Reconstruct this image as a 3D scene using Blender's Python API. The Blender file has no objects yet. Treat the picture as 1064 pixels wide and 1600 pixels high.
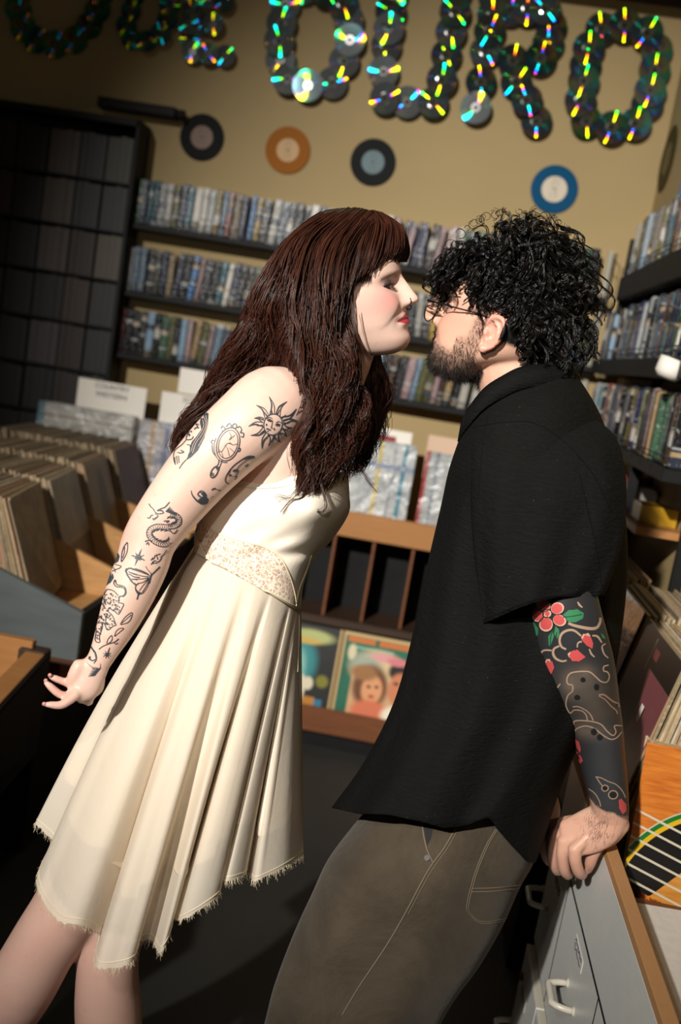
import bpy, bmesh, math, random
import numpy as np
from mathutils import Vector, Matrix, Quaternion
from mathutils.bvhtree import BVHTree
from math import sin, cos, pi, radians
random.seed(7); RNG = np.random.default_rng(7)
SC = bpy.context.scene
COL = SC.collection

# ---------------------------------------------------------------- camera
FPX = 1600*35/36.0
YAW, PITCH, ROLL = radians(4.5), radians(9.3), radians(9.4)
CAM = np.array([0.0, 0.0, 1.52])
_f = np.array([-sin(YAW)*cos(PITCH), cos(YAW)*cos(PITCH), -sin(PITCH)])
_r0 = np.array([cos(YAW), sin(YAW), 0.0]); _u0 = np.cross(_r0, _f)
_R = cos(ROLL)*_r0 + sin(ROLL)*_u0
_U = cos(ROLL)*_u0 - sin(ROLL)*_r0
cd = bpy.data.cameras.new('camera'); cam = bpy.data.objects.new('camera', cd); COL.objects.link(cam)
cd.sensor_fit = 'VERTICAL'; cd.sensor_height = 36; cd.sensor_width = 24; cd.lens = 35
cd.clip_start = 0.05
M = Matrix.Identity(4)
for i in range(3):
    M[i][0], M[i][1], M[i][2], M[i][3] = _R[i], _U[i], -_f[i], CAM[i]
cam.matrix_world = M
cd.dof.use_dof = True; cd.dof.focus_distance = 1.52; cd.dof.aperture_fstop = 3.0; cd.dof.aperture_blades = 0
SC.camera = cam
# ---------------------------------------------------------------- light
SC.view_settings.view_transform = 'Standard'; SC.view_settings.look = 'None'
SC.view_settings.gamma = 1.0; SC.view_settings.use_curve_mapping = False
SC.view_settings.exposure = 0.0
w = bpy.data.worlds.new('world'); SC.world = w; w.use_nodes = True
bg = w.node_tree.nodes['Background']; bg.inputs[0].default_value = (0.55, 0.72, 0.62, 1); bg.inputs[1].default_value = 0.007
LPOS = Vector((-2.70, -5.44, 5.15))
ld = bpy.data.lights.new('sun_spot', 'SPOT'); lo = bpy.data.objects.new('sun_spot', ld); COL.objects.link(lo)
lo.location = LPOS; lo.rotation_euler = (Vector((-0.046, 2.4, 1.70))-LPOS).to_track_quat('-Z', 'Y').to_euler()
ld.energy = 5700; ld.color = (1.0, 0.955, 0.885); ld.spot_size = radians(26.6); ld.spot_blend = 1.0; ld.shadow_soft_size = 0.09

fd = bpy.data.lights.new('camera_flash', 'POINT'); fo = bpy.data.objects.new('camera_flash', fd); COL.objects.link(fo)
fo.location = (-0.30, -0.10, 1.92); fd.energy = 19; fd.color = (1.0, 0.95, 0.88); fd.shadow_soft_size = 0.02

# ---------------------------------------------------------------- helpers
def ray(x, y): return _f + (x-532)/FPX*_R - (y-800)/FPX*_U
def P(x, y, d): return CAM + ray(x, y)*d            # a point d metres in front of the lens
def PY(x, y, Y): r = ray(x, y); return CAM + r*(Y/r[1])
def PX(x, y, X): r = ray(x, y); return CAM + r*(X/r[0])

def lin(c):
    c = c/255.0
    return c/12.92 if c <= 0.04045 else ((c+0.055)/1.055)**2.4
def rgb(r, g, b): return (lin(r), lin(g), lin(b), 1.0)

class NT:
    def __init__(s, name):
        s.m = bpy.data.materials.new(name); s.m.use_nodes = True
        s.t = s.m.node_tree; s.t.nodes.clear()
        s.out = s.t.nodes.new('ShaderNodeOutputMaterial')
    def n(s, kind, inp=None, **props):
        nd = s.t.nodes.new('ShaderNode'+kind)
        for k, v in props.items(): setattr(nd, k, v)
        for k, v in (inp or {}).items():
            sock = nd.inputs[k]
            if hasattr(v, 'bl_idname') or isinstance(v, bpy.types.NodeSocket): s.t.links.new(v, sock)
            else: sock.default_value = v
        return nd
    def link(s, a, b): s.t.links.new(a, b)
    def math(s, op, a, b=0.0, c=None):
        i = {0: a, 1: b}
        if c is not None: i[2] = c
        return s.n('Math', i, operation=op).outputs[0]
    def mix(s, fac, a, b, blend='MIX'):
        nd = s.t.nodes.new('ShaderNodeMix'); nd.data_type = 'RGBA'; nd.blend_type = blend
        for sock, v in ((nd.inputs[0], fac), (nd.inputs[6], a), (nd.inputs[7], b)):
            if isinstance(v, bpy.types.NodeSocket): s.t.links.new(v, sock)
            else: sock.default_value = v
        return nd.outputs[2]
    def ramp(s, fac, stops, interp='LINEAR'):
        nd = s.t.nodes.new('ShaderNodeValToRGB'); s.t.links.new(fac, nd.inputs[0])
        cr = nd.color_ramp; cr.interpolation = interp
        while len(cr.elements) < len(stops): cr.elements.new(0.5)
        for e, (p, c) in zip(cr.elements, stops): e.position = p; e.color = c if len(c) == 4 else (*c, 1)
        return nd.outputs[0]
    def noise(s, scale, detail=4, rough=0.55, vec=None, out=0, dist=0.0):
        i = {'Scale': scale, 'Detail': detail, 'Roughness': rough, 'Distortion': dist}
        if vec is not None: i['Vector'] = vec
        return s.n('TexNoise', i).outputs[out]
    def coord(s, which='Object', scale=None, rot=None, loc=None):
        o = s.n('TexCoord').outputs[which]
        if scale or rot or loc:
            o = s.n('Mapping', {'Vector': o, 'Scale': scale or (1, 1, 1), 'Rotation': rot or (0, 0, 0), 'Location': loc or (0, 0, 0)}).outputs[0]
        return o
    def bump(s, h, strength=0.3, dist=0.002, normal=None):
        i = {'Height': h, 'Strength': strength, 'Distance': dist}
        if normal is not None: i['Normal'] = normal
        return s.n('Bump', i).outputs[0]
    def bsdf(s, **kw):
        names = {'color': 'Base Color', 'rough': 'Roughness', 'metal': 'Metallic', 'normal': 'Normal', 'alpha': 'Alpha', 'coat': 'Coat Weight',
                 'coat_rough': 'Coat Roughness', 'sss': 'Subsurface Weight', 'sheen': 'Sheen Weight', 'spec': 'Specular IOR Level', 'trans': 'Transmission Weight',
                 'ior': 'IOR', 'aniso': 'Anisotropic', 'tangent': 'Tangent'}
        b = s.n('BsdfPrincipled', {names.get(k, k): v for k, v in kw.items()})
        s.link(b.outputs[0], s.out.inputs[0]); return b

def plain(name, c, rough=0.6, var=0.0, scale=20.0, bump=0.0, bscale=60.0, **kw):
    t = NT(name); col = c
    if var > 0:
        f = t.noise(scale, 5)
        a = tuple(max(0, v*(1-var)) for v in c[:3])+(1,); b = tuple(v*(1+var) for v in c[:3])+(1,)
        col = t.ramp(f, [(0.3, a), (0.7, b)])
    if bump > 0: kw['normal'] = t.bump(t.noise(bscale, 4), bump)
    t.bsdf(color=col, rough=rough, **kw); return t.m

def wood(name, dark, light, scale=(2, 30, 30), rough=0.55, axis_rot=(0, 0, 0)):
    t = NT(name)
    co = t.coord('Object', scale=scale, rot=axis_rot)
    f = t.noise(3.0, 6, 0.6, co, dist=0.6)
    f2 = t.noise(14, 3, 0.5)
    c = t.ramp(f, [(0.25, dark), (0.75, light)])
    c = t.mix(t.math('MULTIPLY', f2, 0.35), c, tuple(v*0.6 for v in dark[:3])+(1,))
    t.bsdf(color=c, rough=rough, normal=t.bump(f, 0.15, 0.001)); return t.m

class MB:
    """collects polygons, then links them as ONE mesh object"""
    def __init__(s): s.v = []; s.f = []; s.mi = []; s.uv = None
    def add(s, vs, fs, mi=0):
        o = len(s.v); s.v.extend([tuple(map(float, q)) for q in vs])
        s.f.extend([tuple(o+i for i in f) for f in fs]); s.mi.extend([mi]*len(fs)); return s
    def hexa(s, c8, mi=0):
        return s.add(c8, [(0, 3, 2, 1), (4, 5, 6, 7), (0, 1, 5, 4), (1, 2, 6, 5), (2, 3, 7, 6), (3, 0, 4, 7)], mi)
    def box(s, a, b, mi=0):
        x0, y0, z0 = a; x1, y1, z1 = b
        return s.hexa([(x0, y0, z0), (x1, y0, z0), (x1, y1, z0), (x0, y1, z0), (x0, y0, z1), (x1, y0, z1), (x1, y1, z1), (x0, y1, z1)], mi)
    def prism(s, poly, ext, mi=0):
        n = len(poly); e = np.array(ext)
        vs = [np.array(p) for p in poly]; vs += [p+e for p in vs]
        fs = [tuple(reversed(range(n))), tuple(range(n, 2*n))] + [(i, (i+1) % n, n+(i+1) % n, n+i) for i in range(n)]
        return s.add(vs, fs, mi)
    def tube(s, pts, r, n=8, mi=0, cap=True, up=None):
        pts = np.array(pts, float); k = len(pts)
        r = np.full(k, r) if np.isscalar(r) else np.array(r)
        t = np.gradient(pts, axis=0); t /= np.linalg.norm(t, axis=1)[:, None]+1e-12
        u = np.array(up if up is not None else ((0, 0, 1) if abs(t[0][2]) < 0.9 else (1, 0, 0)), float)
        vs = []
        for i in range(k):
            u = u - t[i]*(u@t[i]); u /= np.linalg.norm(u)+1e-12; w_ = np.cross(t[i], u)
            for j in range(n):
                a = 2*pi*j/n; vs.append(pts[i]+r[i]*(cos(a)*u+sin(a)*w_))
        fs = [(i*n+j, i*n+(j+1) % n, (i+1)*n+(j+1) % n, (i+1)*n+j) for i in range(k-1) for j in range(n)]
        if cap: fs += [tuple(reversed(range(n))), tuple(range((k-1)*n, k*n))]
        return s.add(vs, fs, mi)
    def lathe(s, prof, n=32, mi=0, M=None, close=True):
        vs = []; k = len(prof)
        for (r, z) in prof:
            for j in range(n):
                a = 2*pi*j/n; vs.append((r*cos(a), r*sin(a), z))
        if M is not None: vs = [tuple(M @ Vector(q)) for q in vs]
        fs = [(i*n+j, i*n+(j+1) % n, (i+1)*n+(j+1) % n, (i+1)*n+j) for i in range(k-1) for j in range(n)]
        if close == 'ring': fs += [((k-1)*n+j, (k-1)*n+(j+1) % n, (j+1) % n, j) for j in range(n)]
        elif close: fs += [tuple(reversed(range(n))), tuple(range((k-1)*n, k*n))]
        return s.add(vs, fs, mi)
    def mesh(s, name, mats=(), smooth=False, bevel=0.0):
        me = bpy.data.meshes.new(name); me.from_pydata(s.v, [], s.f)
        for m in (mats if isinstance(mats, (list, tuple)) else [mats]): me.materials.append(m)
        if any(s.mi): me.polygons.foreach_set('material_index', s.mi)
        bm = bmesh.new(); bm.from_mesh(me); bmesh.ops.recalc_face_normals(bm, faces=bm.faces)
        if bevel: bmesh.ops.bevel(bm, geom=bm.edges[:], offset=bevel, segments=1, affect='EDGES')
        bm.to_mesh(me); bm.free()
        if smooth: me.polygons.foreach_set('use_smooth', [True]*len(me.polygons))
        me.update(); return me
    def build(s, name, mats=(), parent=None, smooth=False, bevel=0.0):
        return link(name, s.mesh(name, mats, smooth, bevel), parent)

def link(name, data, parent=None):
    o = bpy.data.objects.new(name, data); COL.objects.link(o)
    if parent is not None:
        o.parent = parent; o.matrix_parent_inverse = parent.matrix_basis.inverted()
    return o
def tag(o, label=None, cat=None, group=None, kind=None):
    if label: o['label'] = label
    if cat: o['category'] = cat
    if group: o['group'] = group
    if kind: o['kind'] = kind
    return o
def thing(name, label, cat, loc=(0, 0, 0), group=None):
    o = bpy.data.objects.new(name, None); COL.objects.link(o); o.location = loc; o.empty_display_size = 0.05
    return tag(o, label, cat, group)
_O = 'zeroth first second third fourth fifth sixth seventh eighth ninth tenth eleventh twelfth thirteenth fourteenth fifteenth sixteenth seventeenth eighteenth nineteenth'.split()
_T = {20: 'twent', 30: 'thirt', 40: 'fort', 50: 'fift', 60: 'sixt', 70: 'sevent', 80: 'eight', 90: 'ninet'}
def ordinal(n):
    if n < 20: return _O[n]
    return _T[n//10*10]+('ieth' if n % 10 == 0 else 'y-'+_O[n % 10])
def text_mesh(txt, size, extrude=0.0004):
    cu = bpy.data.curves.new('lettering', 'FONT'); cu.body = txt; cu.size = size; cu.extrude = extrude; cu.align_x = 'CENTER'; cu.align_y = 'CENTER'
    o = bpy.data.objects.new('lettering', cu); COL.objects.link(o)
    dg = bpy.context.evaluated_depsgraph_get(); me = bpy.data.meshes.new_from_object(o.evaluated_get(dg))
    bpy.data.objects.remove(o); bpy.data.curves.remove(cu); return me
# ================================================================ materials of the room
m_wall = plain('tan_wall_paint', (0.33, 0.24, 0.108, 1), 0.75, 0.10, 3.0, 0.08, 90)
m_ceil = plain('ceiling_paint', (0.30, 0.24, 0.14, 1), 0.8)
m_floor = plain('dark_concrete_floor', (0.026, 0.025, 0.022, 1), 0.6, 0.5, 4.0, 0.1, 40)
m_black = plain('black_metal', (0.006, 0.006, 0.006, 1), 0.45, spec=0.3)
m_blackwood = plain('black_painted_board', (0.007, 0.0068, 0.0066, 1), 0.6, 0.3, 8, spec=0.2)
m_tan = wood('tan_plywood', rgb(168, 118, 66), rgb(205, 156, 98), (3, 3, 25))
m_tan2 = wood('honey_board', rgb(160, 108, 58), rgb(176, 122, 68), (1.5, 20, 20))
m_brown = wood('brown_board', rgb(98, 54, 26), rgb(130, 76, 38), (2, 25, 25))
m_darkbrown = wood('dark_brown_board', rgb(44, 30, 20), rgb(70, 46, 28), (2, 25, 25))
m_grey = plain('slate_grey_paint', rgb(82, 88, 88), 0.5, 0.12, 9, 0.1, 120)
m_white = plain('white_laminate', rgb(222, 223, 219), 0.38, 0.04, 30, 0.05, 200)
m_mdf = plain('raw_mdf_edge', rgb(176, 130, 84), 0.8, 0.12, 80, 0.1, 200)
m_handle = plain('cream_plastic_handle', rgb(205, 198, 182), 0.28)
m_card = plain('white_card', rgb(222, 216, 206), 0.6, 0.05, 30)
m_ink = plain('dark_print', rgb(38, 36, 44), 0.7)
m_red = plain('red_print', rgb(130, 30, 28), 0.6)
m_bluepen = plain('blue_pen_ink', rgb(28, 36, 84), 0.7)

# ================================================================ the room
def struct(name, mb, m, **k):
    return tag(mb.build(name, m, **k), kind='structure')
YW = 4.15
struct('floor', MB().box((-2.6, -2.5, -0.08), (1.2, 4.3, 0)), m_floor)
struct('wall_back', MB().box((-2.6, YW, 0), (0.85, YW+0.12, 3.1)), m_wall)
struct('wall_right', MB().prism([(0.69, 2.5, 0), (0.69, YW, 0), (1.2, YW, 0), (1.2, -1.5, 0), (1.05, -1.5, 0), (1.05, 2.5, 0)], (0, 0, 3.1)), m_wall)
struct('wall_left', MB().box((-2.6, 1.6, 0), (-2.42, YW, 3.1)), m_wall)
struct('ceiling', MB().box((-2.6, 3.7, 3.05), (1.2, 4.3, 3.15)), m_ceil)
struct('trim_1', MB().box((-2.42, YW-0.03, 2.985), (0.69, YW, 3.05)), m_darkbrown)

# ================================================================ video cases in the wall racks
def case_material():
    t = NT('video_case_plastic')
    oi = t.n('ObjectInfo'); rnd = oi.outputs['Random']; oc = oi.outputs['Color']
    co = t.n('TexCoord').outputs['Object']
    sep = t.n('SeparateXYZ', {0: co})
    off = t.math('MULTIPLY', rnd, 37.0)
    zz = t.math('ADD', t.math('MULTIPLY', sep.outputs[2], 26.0), off)
    band = t.n('TexNoise', {'W': zz, 'Scale': 0.45, 'Detail': 2.0}, noise_dimensions='1D').outputs[0]
    fine = t.noise(170, 2, 0.6, t.n('Mapping', {'Vector': co, 'Scale': (1, 1, 0.55)}).outputs[0])
    pick = t.n('TexNoise', {'W': t.math('ADD', zz, 91.0), 'Scale': 0.6, 'Detail': 1.0}, noise_dimensions='1D').outputs[0]
    m1 = t.math('GREATER_THAN', band, 0.60)
    c = t.mix(m1, oc, t.ramp(pick, [(0.35, rgb(140, 142, 140)), (0.45, rgb(40, 46, 60)), (0.55, rgb(150, 130, 96)), (0.65, rgb(160, 158, 152))], 'CONSTANT'))
    c = t.mix(t.math('MULTIPLY', t.math('GREATER_THAN', fine, 0.64), 0.35), c, rgb(205, 205, 200))
    nb = t.noise(55, 3, 0.6, co)
    t.bsdf(color=c, rough=0.25, coat=0.6, coat_rough=0.06, spec=0.4, normal=t.bump(nb, 0.7, 0.005)); return t.m
m_case = case_material()
PAL = [('silver grey', (150, 152, 152)), ('charcoal', (34, 35, 38)), ('black', (16, 16, 18)), ('off-white', (198, 194, 184)), ('navy blue', (26, 36, 74)),
       ('pale blue', (120, 148, 172)), ('teal', (30, 96, 112)), ('dark brown', (62, 44, 32)), ('brick red', (118, 46, 38)), ('olive', (92, 92, 48)),
       ('slate', (74, 84, 96)), ('tan', (150, 124, 84)), ('bright blue', (26, 112, 176)), ('pinkish grey', (150, 124, 126)), ('dull green', (52, 84, 62)), ('mustard', (168, 140, 52))]
WTS = [12, 14, 14, 12, 10, 12, 8, 8, 6, 6, 8, 8, 5, 7, 5, 3]
case_meshes = []
for wd in (0.021, 0.025, 0.030):
    mb = MB(); mb.box((-wd/2, 0.004, 0), (wd/2, 0.082, 0.178))
    mb.box((-wd/2+0.0016, 0.0, 0.003), (wd/2-0.0016, 0.005, 0.175))
    case_meshes.append((wd, mb.mesh('video_case', m_case, bevel=0.0007)))
def fill_row(place, length, shelf, hscale=1.0):
    """stands cases side by side along a shelf; place(s) gives the matrix at s metres along it"""
    s = 0.004; i = 0; lean = 0.0
    while s < length-0.024:
        wd, me = random.choice(case_meshes)
        cname, c = random.choices(PAL, WTS)[0]
        o = link('video_case', me); i += 1
        hs = random.uniform(0.955, 1.03)*hscale
        if random.random() < 0.10: lean = random.uniform(-0.07, 0.10)
        o.matrix_world = place(s+wd/2) @ Matrix.Rotation(lean, 4, 'Y') @ Matrix.Rotation(random.uniform(-0.05, 0.05), 4, 'Z') @ Matrix.Diagonal((1, 1, hs, 1)) @ Matrix.Translation((0, random.uniform(0, 0.010), 0))
        v = random.uniform(0.45, 1.25) if 'side' in shelf else random.uniform(0.25, 0.95); o.color = tuple(min(1, lin(q)*v) for q in c)+(1,)  # side rack colours raised to stand in for light on its spines
        tag(o, '%s video case, %s from far end, %s' % (cname, ordinal(i), shelf) if 'side' in shelf else '%s video case, %s from the left, %s' % (cname, ordinal(i), shelf),
            'video case', 'video cases on the ' + shelf)
        s += wd + (0.0024 if random.random() < 0.93 else random.uniform(0.006, 0.02)) + abs(lean)*0.012
# --- back wall rack
rack = thing('video_rack', 'long black wall rack holding three rows of video cases on the back wall', 'rack', (-0.4, 4.1, 1.3))
XL, XR, YF = -1.352, 0.578, 4.052
BZ = [1.876, 1.606, 1.354]
for bz in BZ:
    mb = MB(); mb.box((XL-0.01, YF-0.012, bz-0.024), (XR, YW-0.002, bz-0.002)); mb.build('shelf', m_blackwood, rack, bevel=0.002)
    mb = MB()
    for zz in (0.018, 0.036): mb.tube([(XL-0.01, YF-0.012, bz+zz-0.012), (XR, YF-0.012, bz+zz-0.012)], 0.0016, 6)
    for k in range(14):
        x = XL+(XR-XL)*k/13; mb.tube([(x, YF-0.012, bz-0.02), (x, YF-0.012, bz+0.026)], 0.0014, 6)
    mb.build('lip_wire', m_black, rack)
for x, nm in ((XL-0.012, 'upright'), (XL+0.62, 'upright'), (XR-0.02, 'upright')):
    MB().box((x, YW-0.02, 1.20), (x+0.018, YW-0.001, 2.06)).build(nm, plain('upright_paint', rgb(150, 146, 132), 0.5), rack)
mb = MB()
for zz in (1.87, 1.93, 1.99, 2.04): mb.tube([(XR, YF, zz), (XR, YW-0.01, zz)], 0.002, 6)
for yy in (YF, YF+0.07, YW-0.01): mb.tube([(XR, yy, 1.86), (XR, yy, 2.045)], 0.002, 6)
mb.build('end_grid', m_black, rack)
NM = ['top shelf of the back wall', 'middle shelf of the back wall', 'bottom shelf of the back wall']
for bz, nm in zip(BZ, NM):
    L = (XR-XL) - (0.06 if bz > 1.8 else 0.02)
    fill_row(lambda s, bz=bz: Matrix.Translation((XL+s, YF, bz-0.0015)), L, nm)
# --- right wall rack: spines face the aisle (-x)
rr = thing('video_rack', 'deep black side rack of video cases along the right wall', 'rack', (0.63, 3.2, 1.3))
RX = 0.572
RZ = [(1.925, 2.62, 3.72, 0.085), (1.632, 2.46, 3.97, 0.055), (1.362, 2.46, 3.97, 0.035)]
for bz, y0, y1, th in RZ:
    MB().box((RX-0.012, y0, bz-th), (0.688, y1+0.02, bz-0.002)).build('shelf', m_blackwood, rr, bevel=0.002)
    mb = MB()
    for zz in (0.012, 0.026): mb.tube([(RX-0.012, y0, bz+zz), (RX-0.012, y1+0.02, bz+zz)], 0.0018, 6)
    for k in range(12):
        y = y0+(y1-y0)*k/11; mb.tube([(RX-0.012, y, bz-0.02), (RX-0.012, y, bz+0.026)], 0.0014, 6)
    mb.build('lip_wire', m_black, rr)
MB().box((RX+0.0, 3.725, 1.80), (0.688, 3.76, 2.06)).build('end_panel', m_blackwood, rr)
for y in (2.55, 3.3): MB().box((0.66, y, 0.9), (0.688, y+0.02, 2.0)).build('upright', m_blackwood, rr)
for (bz, y0, y1, th), nm in zip(RZ, ('top shelf of the side rack', 'middle shelf of the side rack', 'bottom shelf of the side rack')):
    fill_row(lambda s, bz=bz, y1=y1: Matrix.Translation((RX, y1-s, bz-0.0015)) @ Matrix.Rotation(-pi/2, 4, 'Z'), y1-y0-0.02, nm, 1.03)
# tall volumes at the near end of the top side shelf
for k, (y, h, wd, c, cn) in enumerate([(3.14, 0.26, 0.03, (30, 110, 170), 'tall blue'), (2.93, 0.24, 0.05, (86, 20, 20), 'thick dark red'), (2.86, 0.25, 0.04, (60, 18, 18), 'thick maroon')]):
    o = MB().box((RX+0.02, y-wd/2, 2.105 if k == 0 else 1.927), (RX+0.10, y+wd/2, 2.105+0.07 if k == 0 else 1.927+h+0.03)).build('book', plain('book_cloth', rgb(*c), 0.4), bevel=0.002)
    if k == 0: tag(o, 'blue box lying on top of the cases on the side rack', 'box')
    else: tag(o, cn+' book at the near end of the side rack', 'book')
# round white tag clipped to the middle side shelf
t = thing('price_tag', 'rounded white tag clipped to the middle shelf of the side rack', 'tag', (RX-0.02, 2.58, 1.60))
mb = MB(); mb.lathe([(0.0, 0), (0.024, 0.002), (0.034, 0.014), (0.036, 0.05), (0.0, 0.052)], 24, M=Matrix.Translation((RX-0.03, 2.56, 1.572)) @ Matrix.Rotation(0.25, 4, 'Y'), close=False)
mb.build('tag_body', m_card, t, smooth=True)
MB().box((RX-0.03, 2.55, 1.618), (RX-0.010, 2.57, 1.63)).build('clip', m_black, t)

# ================================================================ single records hung on the wall
def vinyl(name, c, rough=0.25, trans=0.0):
    t = NT(name); co = t.coord('Object')
    sep = t.n('SeparateXYZ', {0: co})
    r = t.math('SQRT', t.math('ADD', t.math('POWER', sep.outputs[0], 2.0), t.math('POWER', sep.outputs[1], 2.0)))
    wv = t.math('SINE', t.math('MULTIPLY', r, 2600.0))
    t.bsdf(color=c, rough=0.5, normal=t.bump(wv, 0.15, 0.0006), spec=0.04); return t.m
def wall_record(x, z, R, mv, ml, label, y=YW-0.006, M=None, hole=0.0035, lab_r=0.5):
    M = M if M is not None else Matrix.Translation((x, y, z)) @ Matrix.Rotation(pi/2, 4, 'X')
    root = thing('vinyl_single', label, 'record', M.to_translation())
    o = MB().lathe([(R*lab_r, -0.001), (R*lab_r, 0.001), (R*(lab_r+0.04), 0.0016), (R*0.97, 0.0016), (R, 0.0006), (R, -0.001)], 64, close='ring').build('disc', mv, root, smooth=False)
    o.matrix_parent_inverse = Matrix.Identity(4); o.matrix_basis = Matrix.Translation(M.to_translation()).inverted() @ M
    l = MB().lathe([(hole, -0.0008), (hole, 0.0012), (R*lab_r, 0.0012), (R*lab_r, -0.0008)], 48, close='ring').build('paper_label', ml, root)
    l.matrix_parent_inverse = Matrix.Identity(4); l.matrix_basis = o.matrix_basis.copy()
    return root
def labelmat(name, c, c2):
    t = NT(name); co = t.coord('Object'); sep = t.n('SeparateXYZ', {0: co})
    lines = t.math('GREATER_THAN', t.math('SINE', t.math('MULTIPLY', sep.outputs[1], 520.0)), 0.35)
    txt = t.math('GREATER_THAN', t.noise(260, 2, 0.5, co), 0.52)
    inside = t.math('LESS_THAN', t.math('ABSOLUTE', sep.outputs[0]), 0.016)
    f = t.math('MULTIPLY', t.math('MULTIPLY', lines, txt), inside)
    t.bsdf(color=t.mix(t.math('MULTIPLY', f, 0.7), c, c2), rough=0.55); return t.m
wall_record(-1.133, 2.258, 0.0915, vinyl('black_vinyl', (0.010, 0.011, 0.011, 1)), labelmat('brown_label', rgb(112, 84, 70), rgb(50, 34, 30)), 'small black record with a dull brown label on the tan wall')
wall_record(-0.776, 2.258, 0.0915, vinyl('amber_vinyl', rgb(142, 86, 30), 0.2), labelmat('tan_label', rgb(176, 138, 84), rgb(70, 60, 50)), 'small translucent amber record on the tan wall')
wall_record(-0.427, 2.261, 0.0915, vinyl('black_vinyl_b', (0.010, 0.012, 0.012, 1)), labelmat('teal_label', rgb(70, 98, 104), rgb(24, 30, 36)), 'small black record with a teal grey label on the tan wall')
wall_record(0.301, 2.262, 0.0925, vinyl('blue_vinyl', rgb(14, 70, 104), 0.25), labelmat('white_label', rgb(190, 178, 158), rgb(60, 60, 80)), 'small blue record with a large white label on the tan wall', lab_r=0.54)
RM = Matrix.Rotation(-pi/2, 4, 'Y')
for y, z, lb in ((4.02, 2.41, 'olive grey record hung edge-on on the right wall near the corner'), (3.52, 2.36, 'dark record hung on the right wall at the frame edge')):
    wall_record(0, 0, 0.12, vinyl('olive_vinyl', rgb(62, 54, 26), 0.4), labelmat('dim_label', rgb(90, 78, 48), rgb(40, 34, 24)), lb, M=Matrix.Translation((0.685, y, z)) @ RM)
# short black rail fixed above the left shelf
rail = thing('wall_rail', 'short dark wooden rail fixed high on the wall beside the dim shelf', 'rail', (-1.4, 4.12, 2.34))
MB().box((-1.56, YW-0.075, 2.305), (-1.235, YW-0.001, 2.345)).build('bar', m_blackwood, rail, bevel=0.004)
MB().tube([(-1.235, YW-0.04, 2.325), (-1.205, YW-0.04, 2.325)], 0.02, 12).build('end_cap', m_blackwood, rail, smooth=False)

# ================================================================ compact discs strung into letters
def cd_material():
    t = NT('compact_disc_foil')
    oi = t.n('ObjectInfo'); rnd = oi.outputs['Random']
    co = t.n('TexCoord').outputs['Object']
    sep = t.n('SeparateXYZ', {0: co})
    r = t.math('SQRT', t.math('ADD', t.math('POWER', sep.outputs[0], 2.0), t.math('POWER', sep.outputs[1], 2.0)))
    tg = t.n('Tangent', direction_type='RADIAL', axis='Z').outputs[0]
    geo = t.n('NewGeometry')
    # grating colour: hue follows groove pitch x viewing slant, as on a real disc
    rad = t.n('VectorMath', {0: tg, 1: geo.outputs['Normal']}, operation='CROSS_PRODUCT').outputs[0]
    sl = t.n('VectorMath', {0: rad, 1: geo.outputs['Incoming']}, operation='DOT_PRODUCT').outputs['Value']
    hue = t.math('FRACT', t.math('ADD', t.math('ADD', t.math('MULTIPLY', sl, 1.6), t.math('MULTIPLY', r, 9.0)), t.math('MULTIPLY', oi.outputs['Alpha'], 1.0)))
    hc = t.n('HueSaturation', {'Hue': hue, 'Saturation': 1.0, 'Value': 1.0, 'Color': (0.02, 0.9, 0.9, 1)})
    hue = t.math('MULTIPLY', hue, 0.69)
    hsv = t.n('CombineColor', {0: hue, 1: 1.0, 2: 0.9}, mode='HSV').outputs[0]
    g1 = t.n('BsdfAnisotropic', {'Color': hsv, 'Roughness': 0.24, 'Anisotropy': 0.95, 'Rotation': 0.25, 'Tangent': tg})
    g2 = t.n('BsdfAnisotropic', {'Color': (0.16, 0.30, 0.36, 1), 'Roughness': 0.05, 'Anisotropy': 0.0})
    d = t.n('BsdfPrincipled', {'Base Color': t.mix(t.noise(30, 3), rgb(14, 32, 42), rgb(24, 44, 54)), 'Roughness': 0.35, 'Coat Weight': 0.15})
    a = t.n('MixShader', {0: 0.22, 1: g1.outputs[0], 2: g2.outputs[0]})
    b = t.n('MixShader', {0: 0.78, 1: d.outputs[0], 2: a.outputs[0]})
    t.link(b.outputs[0], t.out.inputs[0]); return t.m
m_cd = cd_material()
m_hub = plain('clear_hub', rgb(60, 60, 52), 0.15, coat=1.0)
def cd_mesh(R):
    return (MB().lathe([(R*0.36, -0.0006), (R*0.36, 0.0006), (R, 0.0006), (R, -0.0006)], 40, close='ring').mesh('foil', m_cd),
            MB().lathe([(R*0.125, -0.0005), (R*0.125, 0.0008), (R*0.30, 0.0008), (R*0.36, 0.0003), (R*0.36, -0.0005)], 32, close='ring').mesh('hub_ring', m_hub))
cdm = {0.061: cd_mesh(0.061), 0.042: cd_mesh(0.042)}
A_ = lambda q: [(390+x/3.13, y/3.13) for x, y in q]
B_ = lambda q: [(710+x/3.006, y/3.006) for x, y in q]
C_ = lambda q: [(x/2.66, y/2.66) for x, y in q]
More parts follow.
